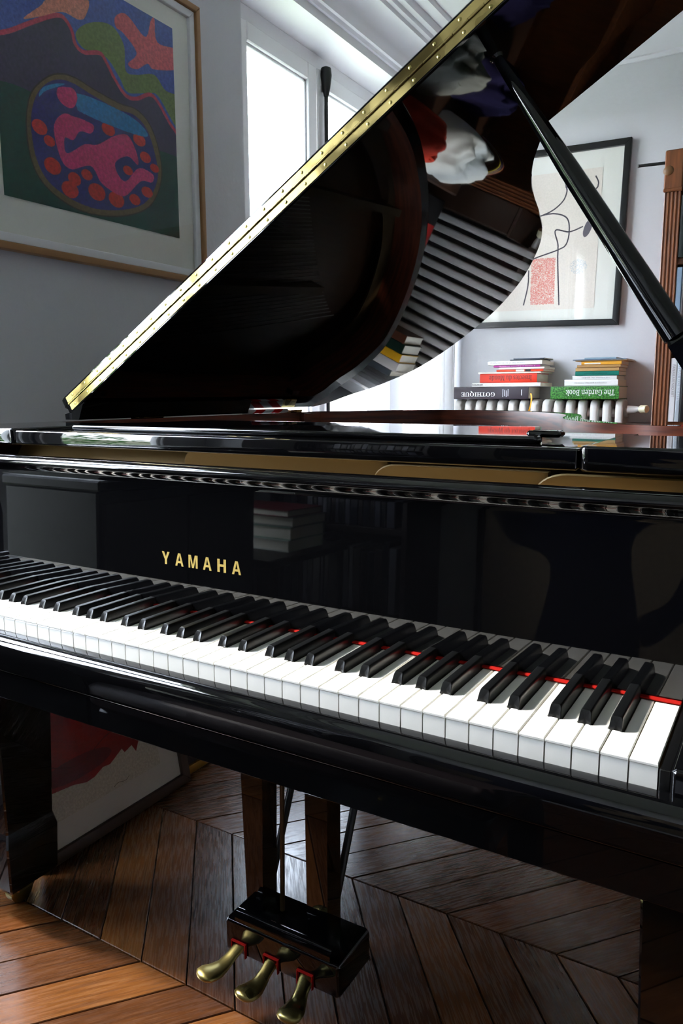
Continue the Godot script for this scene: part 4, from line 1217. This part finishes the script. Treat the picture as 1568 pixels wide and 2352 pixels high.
func shelf_book(label: String, x: float, y: float, zf: float, w: float, h: float, c: Color) -> Node3D:
	var deep := 0.19
	var r := thing("shelf_book", label, "book", Vector3(x + w * 0.5, y, zf - deep * 0.5))
	var key := "shelf_cover_%s" % c.to_html()
	var m: Material = M[key] if M.has(key) else mat(key, c, 0.4, 0, 0.4)
	var t: float = min(0.0022, w * 0.12)
	var pr := PackedVector2Array([Vector2(0, -deep), Vector2(0, -0.003), Vector2(w * 0.15, -0.0004), Vector2(w * 0.5, 0), Vector2(w * 0.85, -0.0004), Vector2(w, -0.003), Vector2(w, -deep), Vector2(w - t, -deep), Vector2(w - t, -0.005), Vector2(t, -0.005), Vector2(t, -deep)])
	part(r, "cover", Shape.new().sweep(pr, Vector3(x, y, zf), Vector3.RIGHT, Vector3(0, 0, 1), Vector3(0, h, 0)).mesh(30), m)
	part(r, "page_block", B(Vector3(x + t, y + 0.002, zf - deep + 0.004), Vector3(x + w - t, y + h - 0.003, zf - 0.0055), 0.0), M.paper)
	if label.begins_with("white art"):
		lettering(r, "spine_title", "PANAMARENKO ART", mat("spine_ink_a", Color(0.55, 0.52, 0.52), 0.5), 0.010, 0.13, Vector3(x + w * 0.5, y + 0.165, zf + 0.0003), Vector3.DOWN, Vector3.RIGHT)
	elif label.begins_with("pale grey"):
		lettering(r, "spine_title", "ATLAS D'ORIENTS", mat("spine_ink_b", Color(0.88, 0.89, 0.9), 0.5), 0.009, 0.15, Vector3(x + w * 0.5, y + 0.16, zf + 0.0003), Vector3.DOWN, Vector3.RIGHT)
	elif label.begins_with("black book with red"):
		lettering(r, "spine_title", "MANGA", mat("spine_ink_c", Color(0.75, 0.08, 0.06), 0.5), 0.016, 0.06, Vector3(x + w * 0.5, y + 0.12, zf + 0.0003), Vector3.DOWN, Vector3.RIGHT, false, 700)
	return r

func curtain() -> void:
	var c := thing("sheer_curtain", "white sheer curtain hanging at the far side of the window", "curtain", Vector3(-1.46, 0.03, -2.8))
	var g := []
	for i in 25:
		var y := lerpf(2.12, 0.03, i / 24.0)
		var row := []
		for j in 91:
			var t := j / 90.0
			var z := lerpf(-2.50, -3.055, t)
			var k := i / 24.0
			row.append(Vector3(-1.462 + (0.022 + 0.012 * k) * sin(t * 52.0 + 0.8 * sin(k * 2.0)) + 0.008 * sin(t * 23.0 + k * 1.7), y, z + 0.006 * sin(k * 5.0 + t * 11.0) * k))
		g.append(row)
	part(c, "cloth", Shape.new().sheet(g).mesh(80), M.sheer_cotton)
	part(c, "rod", Shape.new().tube([Vector3(-1.462, 2.123, -2.46), Vector3(-1.462, 2.123, -3.07)], [0.009, 0.009], 10).mesh(50), M.white_paint)
	for z in [-2.94, -3.05]:
		part(c, "rod_bracket", B(Vector3(WX + 0.001, 2.115, z - 0.008), Vector3(-1.462, 2.131, z + 0.008), 0.002), M.white_paint)

# ------------------------------------------------------------------ things seen only in the lacquer
func heap(called: String, label: String, category: String, c: Vector3, rx: float, rz: float, h: float, material: Material, seed_: int, folds := 0.03, turn := 0.0) -> Node3D:
	# a cloth dropped in a heap: top surface with folds, hanging down to its base
	var f := FastNoiseLite.new(); f.seed = seed_; f.frequency = 2.6; f.fractal_octaves = 3; f.noise_type = FastNoiseLite.TYPE_SIMPLEX_SMOOTH
	var r := thing(called, label, category, c)
	var g := []
	for i in 27:
		var row := []
		for j in 41:
			var a := TAU * j / 40.0
			var q := i / 26.0
			var lump := 0.95 + 0.08 * f.get_noise_2d(cos(a) * 0.7, sin(a) * 0.7 + seed_)
			var bx := 1.0 / pow(pow(abs(cos(a)), 4.0) + pow(abs(sin(a)), 4.0), 0.25)
			var x := cos(a) * rx * q * lump * bx; var z := sin(a) * rz * q * lump * bx
			var p := Vector2(x, z).rotated(turn)
			var y := h * (1.0 - pow(q, 3.0)) * (0.82 + 0.3 * f.get_noise_2d(p.x * 1.6 + 3.0, p.y * 1.6))
			y += folds * (1.0 - q * q) * sin(p.x * 34.0 + 5.0 * f.get_noise_2d(p.x * 2.0, p.y * 2.0)) * 0.35 + folds * f.get_noise_2d(p.x * 4.0, p.y * 4.0) * (1.0 - pow(q, 4.0))
			row.append(c + Vector3(p.x, max(y, 0.0) + 0.0005, p.y))
		g.append(row)
	part(r, "cloth", Shape.new().sheet(g).mesh(80), material)
	return r

func mirrored_things() -> void:
	# chest with the laundry, in the bend of the piano
	var wood: Material = M.bookcase_wood
	var ch := thing("chest", "low dark wooden chest under the laundry mirrored in the lid", "chest", Vector3(0.05, 0, -2.35))
	part(ch, "body", B(Vector3(-0.50, 0.05, -2.66), Vector3(0.62, 0.59, -1.78), 0.006), M.dark_cupboard_wood)
	part(ch, "chest_lid", B(Vector3(-0.515, 0.591, -2.675), Vector3(0.635, 0.62, -1.765), 0.006), M.dark_cupboard_wood)
	for e in [[-0.48, -2.64], [0.57, -2.64], [-0.48, -1.84], [0.57, -1.84]]:
		part(ch, "foot", B(Vector3(e[0], 0, e[1]), Vector3(e[0] + 0.05, 0.049, e[1] + 0.05), 0.004), M.dark_cupboard_wood)
	mat("red_cloth", Color(0.68, 0.22, 0.16), 0.9, 0, 0.2)
	mat("white_sheet", Color(0.82, 0.84, 0.82), 0.9, 0, 0.2)
	mat("grey_blanket", Color(0.50, 0.51, 0.48), 0.9, 0, 0.2)
	mat("navy_wool", Color(0.14, 0.13, 0.24), 0.95, 0, 0.1)
	heap("bed_sheet", "crumpled white sheet heaped on the chest, mirrored in the lid", "sheet", Vector3(-0.375, 0.6205, -2.41), 0.125, 0.195, 0.21, M.white_sheet, 3)
	heap("red_cloth", "crumpled red cloth beside the white sheet, mirrored in the lid", "cloth", Vector3(-0.400, 0.6205, -2.035), 0.105, 0.160, 0.22, M.red_cloth, 8)
	heap("blanket", "rumpled grey blanket on the chest, mirrored in the lid", "blanket", Vector3(-0.150, 0.6205, -1.975), 0.132, 0.195, 0.24, M.grey_blanket, 12, 0.06)
	heap("sweater", "dark blue sweater on the chest, mirrored in the lid", "sweater", Vector3(-0.110, 0.6205, -2.405), 0.118, 0.205, 0.22, M.navy_wool, 17, 0.05)
	heap("trousers", "dark trousers heaped at the end of the chest", "trousers", Vector3(0.30, 0.6205, -2.22), 0.24, 0.36, 0.19, M.navy_wool, 19, 0.05)
	# striped cloth: woven bands
	var im := Image.create(64, 8, false, Image.FORMAT_RGB8)
	var cols := [Color(0.80, 0.25, 0.12), Color(0.85, 0.62, 0.15), Color(0.30, 0.10, 0.25), Color(0.85, 0.80, 0.70), Color(0.12, 0.20, 0.45), Color(0.75, 0.72, 0.15), Color(0.55, 0.10, 0.20), Color(0.2, 0.15, 0.15)]
	for k in 16: im.fill_rect(Rect2i(k * 4, 0, 4, 8), cols[(k * 3) % 8])
	var st := mat("striped_weave", Color.WHITE, 0.9, 0, 0.2)
	st.albedo_texture = ImageTexture.create_from_image(im)
	var sc := thing("striped_scarf", "scarf striped in many colours hanging over the chest edge, mirrored in the lid", "scarf", Vector3(-0.34, 0.621, -2.63))
	var g := []
	for i in 14:
		var row := []
		for j in 9:
			var t := i / 13.0
			var p := Vector3(-0.42 + 0.16 * t, 0.64 + 0.13 * sin(t * PI) + 0.003 * sin(j * 1.3), -2.674 + 0.0055 * j)
			row.append(p)
		g.append(row)
	part(sc, "cloth", Shape.new().sheet(g).mesh(60), st)
	# record player and boxes on the floor before the radiator
	var hf := thing("audio_box", "black audio unit standing before the radiator, mirrored in the lid", "audio unit", Vector3(-0.70, 0, -2.55))
	part(hf, "body", B(Vector3(-0.86, 0.02, -2.70), Vector3(-0.54, 0.52, -2.40), 0.006), mat("black_plastic", Color(0.04, 0.04, 0.045), 0.35))
	part(hf, "foot", B(Vector3(-0.84, 0, -2.68), Vector3(-0.56, 0.019, -2.42), 0.0), M.black_satin)
	part(hf, "dust_cover", B(Vector3(-0.85, 0.521, -2.69), Vector3(-0.55, 0.575, -2.41), 0.005), M.black_plastic)
	var mg := thing("magazine", "red covered magazine lying on the black audio unit", "magazine", Vector3(-0.76, 0.576, -2.55))
	part(mg, "pages", B(Vector3(-0.845, 0.5765, -2.66), Vector3(-0.665, 0.583, -2.44), 0.001), M.paper)
	part(mg, "cover", B(Vector3(-0.846, 0.5832, -2.661), Vector3(-0.664, 0.5842, -2.439), 0.0003), mat("magazine_red", Color(0.66, 0.12, 0.10), 0.3))
	# black box with a row of books before the curtain
	var bb := thing("low_shelf", "low black shelf unit in the corner by the curtain", "shelf", Vector3(-1.20, 0, -2.72))
	part(bb, "body", B(Vector3(-1.37, 0, -2.86), Vector3(-1.00, 0.50, -2.60), 0.004), M.black_plastic)
	var bx := -1.355
	for e in [["grey book standing in the corner by the curtain", 0.03, 0.20, Color(0.34, 0.36, 0.38)], ["white book standing in the corner by the curtain", 0.045, 0.22, Color(0.80, 0.77, 0.74)], ["yellow book standing in the corner by the curtain", 0.04, 0.215, Color(0.82, 0.60, 0.10)], ["dark green book standing in the corner by the curtain", 0.045, 0.21, Color(0.06, 0.15, 0.11)], ["brown book standing in the corner by the curtain", 0.04, 0.20, Color(0.30, 0.16, 0.10)]]:
		var sb := shelf_book(e[0], bx, 0.5005, -2.63, e[1], e[2], e[3])
		bx += e[1] + 0.002
	# striped ribbon on the case, seen through the slit under the lid
	var im2 := Image.create(64, 64, false, Image.FORMAT_RGB8)
	for y in 64:
		for x in 64: im2.set_pixel(x, y, Color(0.80, 0.08, 0.09) if posmod(x + y / 2, 32) < 16 else Color(0.88, 0.88, 0.90))
	var cd := mat("candy_stripes", Color.WHITE, 0.8, 0, 0.2)
	cd.albedo_texture = ImageTexture.create_from_image(im2)
	cd.uv1_scale = Vector3(5.4, 20.0, 1)
	var bo := thing("striped_ribbon", "red and white striped ribbon lying on the piano case under the lid", "ribbon", Vector3(-1.34, RIM, -1.27))
	part(bo, "band", Shape.new().plate(rounded_rect(-1.352, -1.385, -1.322, -1.175, 0.004), Vector3.ZERO, Vector3.RIGHT, Vector3(0, 0, 1), Vector3.UP, RIM + 0.0005, RIM + 0.0125, 0.003).mesh(50, Vector3(0, 0, 1), Vector3(0, 1, 0)), cd)
	# --- behind the pianist: shelves of cases and a tall picture, seen in the fallboard
	var ds := thing("record_shelf", "dark shelf packed with cases behind the pianist, mirrored in the fallboard", "shelf", Vector3(-1.28, 0, 1.48))
	var dk := mat("dark_shelf_wood", Color(0.12, 0.07, 0.05), 0.45)
	part(ds, "side_panel", B(Vector3(-1.56, 0, 1.32), Vector3(-1.54, 1.60, FZ - 0.02), 0.002), dk)
	part(ds, "side_panel", B(Vector3(-1.02, 0, 1.32), Vector3(-1.00, 1.60, FZ - 0.02), 0.002), dk)
	part(ds, "back_panel", B(Vector3(-1.54, 0, FZ - 0.032), Vector3(-1.02, 1.60, FZ - 0.02), 0.0), dk)
	var cases := [Color(0.10, 0.10, 0.12), Color(0.22, 0.20, 0.20), Color(0.14, 0.09, 0.08), Color(0.30, 0.30, 0.34), Color(0.08, 0.09, 0.14), Color(0.45, 0.45, 0.48)]
	var ci := 0
	for k in 6:
		var y := 0.05 + 0.29 * k
		part(ds, "shelf", B(Vector3(-1.539, y, 1.33), Vector3(-1.021, y + 0.02, FZ - 0.033), 0.002), dk)
		if k > 4: continue
		var x := -1.535
		while x < -1.06:
			var w := rng.randf_range(0.014, 0.034)
			var key := "case_%d" % (ci % 6)
			if not M.has(key): mat(key, cases[ci % 6], 0.3)
			var h := rng.randf_range(0.18, 0.25)
			var hue: String = ["black", "grey brown", "dark brown", "slate grey", "navy blue", "light grey"][ci % 6]
			var level: String = ["lowest", "second", "third", "fourth", "fifth"][k]
			var cs := thing("disc_case", "%s case on the %s level of the dark shelf behind the pianist" % [hue, level], "case", Vector3(x + w * 0.5, y + 0.0205, 1.42), "cases in the dark shelf")
			part(cs, "case", B(Vector3(x, y + 0.0205, 1.345), Vector3(x + w - 0.002, y + 0.0205 + h, 1.50), 0.002), M[key])
			x += w
			ci += 1 + rng.randi_range(0, 2)
	# tall picture with a dark blue figure-like form
	var tm := Image.create(384, 512, false, Image.FORMAT_RGB8)
	tm.fill(Color(0.52, 0.45, 0.36))
	fill_poly(tm, scaled([300, -60, 200, 250, 330, 330, 260, 460, 380, 560, 330, 900, 560, 1060, 760, 960, 700, 640, 900, 560, 1060, 300, 1040, -60], 384, 512), Color(0.03, 0.04, 0.14))
	fill_poly(tm, scaled([80, 420, 150, 380, 190, 460, 160, 560, 230, 700, 330, 760, 300, 840, 160, 740, 60, 600], 384, 512), Color(0.04, 0.05, 0.14))
	grain(tm, 0.1, 6)
	var tp := thing("tall_picture", "tall picture of a dark blue shape behind the pianist, mirrored in the fallboard", "picture", Vector3(-0.42, 0.12, FZ - 0.02))
	frame_bars(tp, Vector3(-0.02, 0.12, FZ - 0.003), Vector3.LEFT, Vector3.UP, 0.84, 1.15, 0.022, 0.02, M.black_frame)
	part(tp, "print", panel(Vector3(-0.04, 1.25, FZ - 0.012), Vector3(-0.80, 0, 0), Vector3(0, -1.11, 0)), picture_mat("tall_picture_colours", tm, 0.6))
	# --- upholstered bench before the keyboard, mirrored in the key slip
	var be := thing("piano_bench", "black piano bench with a dark cushion, mirrored in the key slip", "bench", Vector3(-0.62, 0, 0.50))
	var plum := mat("plum_leather", Color(0.17, 0.12, 0.13), 0.5)
	part(be, "seat_cushion", Shape.new().plate(rounded_rect(-1.02, 0.33, -0.22, 0.68, 0.04), Vector3.ZERO, Vector3.RIGHT, Vector3(0, 0, 1), Vector3.UP, 0.455, 0.515, 0.018).mesh(60), plum)
	part(be, "seat_frame", B(Vector3(-1.00, 0.395, 0.35), Vector3(-0.24, 0.4545, 0.66), 0.005), M.black_lacquer)
	for e in [[-0.995, 0.355], [-0.295, 0.355], [-0.995, 0.605], [-0.295, 0.605]]:
		part(be, "leg", B(Vector3(e[0], 0, e[1]), Vector3(e[0] + 0.05, 0.3945, e[1] + 0.05), 0.004), M.black_lacquer)
	# --- two bushy trees in the garden outside, mirrored in the desk rail
	var leafm := mat("leaf_green", Color(0.20, 0.36, 0.12), 0.6)
	var bark := mat("bark", Color(0.25, 0.19, 0.14), 0.9)
	var gm := mat("lawn", Color(0.42, 0.45, 0.34), 0.95)
	var lawn := structure("garden_ground", B(Vector3(-30, -1.6, -25), Vector3(-2.2, -1.5, 25), 0.0), gm)
	var tr := [[Vector3(-7.2, -1.5, 2.4), 2.0, "round leafy tree outside the window by the keyboard"], [Vector3(-8.6, -1.5, 5.2), 2.3, "broad leafy tree further off in the garden"]]
	for e in tr:
		var c: Vector3 = e[0]
		var t := thing("garden_tree", e[2], "tree", c)
		part(t, "trunk", Shape.new().tube([c, c + Vector3(0.05, 1.2, 0), c + Vector3(0, 2.0, 0.1)], [0.14, 0.11, 0.07], 10).mesh(50), bark)
		var fo := Shape.new()
		for k in 900:
			var d := Vector3(rng.randfn(), rng.randfn(), rng.randfn()).normalized() * pow(rng.randf(), 0.4)
			var p: Vector3 = c + Vector3(0, 2.3, 0) + d * Vector3(1.5, 1.15, 1.5) * (e[1] / 2.0)
			var u := Vector3(rng.randfn(), rng.randfn(), rng.randfn()).normalized() * 0.12
			var w := u.cross(Vector3(rng.randfn(), rng.randfn(), rng.randfn())).normalized() * 0.055
			fo.add(p - u, p + w, p + u); fo.add(p - u, p + u, p - w)
		part(t, "foliage", fo.mesh(5), leafm)
	# --- furniture between the keyboard and the window, mirrored in the fallboard
	var sb := thing("sideboard", "dark grey sideboard before the window, mirrored in the fallboard", "sideboard", Vector3(-1.40, 0, 0.53))
	var dg := mat("dark_grey_paint", Color(0.075, 0.075, 0.08), 0.6)
	part(sb, "body", B(Vector3(-1.56, 0.06, 0.235), Vector3(-1.24, 0.835, 0.80), 0.004), dg)
	part(sb, "plinth", B(Vector3(-1.55, 0, 0.245), Vector3(-1.26, 0.059, 0.79), 0.002), M.black_satin)
	part(sb, "top_board", B(Vector3(-1.565, 0.836, 0.228), Vector3(-1.225, 0.860, 0.807), 0.004), dg)
	for k in 2:
		var d := part(sb, "door", B(Vector3(-1.239, 0.09, 0.245 + 0.276 * k), Vector3(-1.226, 0.81, 0.513 + 0.276 * k), 0.003), dg)
		part(d, "knob", Shape.new().tube([Vector3(-1.226, 0.5, 0.49 + 0.06 * k), Vector3(-1.205, 0.5, 0.49 + 0.06 * k)], [0.008, 0.012], 12).mesh(50), M.iron_black)
	var lt := thing("low_table", "low dark table with a pile of books, mirrored in the fallboard", "table", Vector3(-1.38, 0, 1.04))
	part(lt, "table_top", B(Vector3(-1.56, 0.575, 0.83), Vector3(-1.20, 0.600, 1.28), 0.004), M.dark_shelf_wood)
	for e in [[-1.55, 0.84], [-1.25, 0.84], [-1.55, 1.23], [-1.25, 1.23]]:
		part(lt, "leg", B(Vector3(e[0], 0, e[1]), Vector3(e[0] + 0.04, 0.5745, e[1] + 0.04), 0.003), M.dark_shelf_wood)
	var py := 0.6005
	for e in [["white book at the bottom of the pile on the low table", 0.035, Color(0.78, 0.80, 0.76)], ["pale green book in the pile on the low table", 0.040, Color(0.45, 0.60, 0.52)], ["grey book in the pile on the low table", 0.030, Color(0.50, 0.50, 0.48)], ["wine red book in the pile on the low table", 0.022, Color(0.40, 0.14, 0.16)]]:
		var sh2: float = rng.randf_range(-0.015, 0.015)
		book(e[0], -1.50 + sh2, -1.24 + sh2, py, py + e[1], 1.19 + sh2, 0.20, e[2], true, "book", "books on the low table")
		py += e[1] + 0.0006
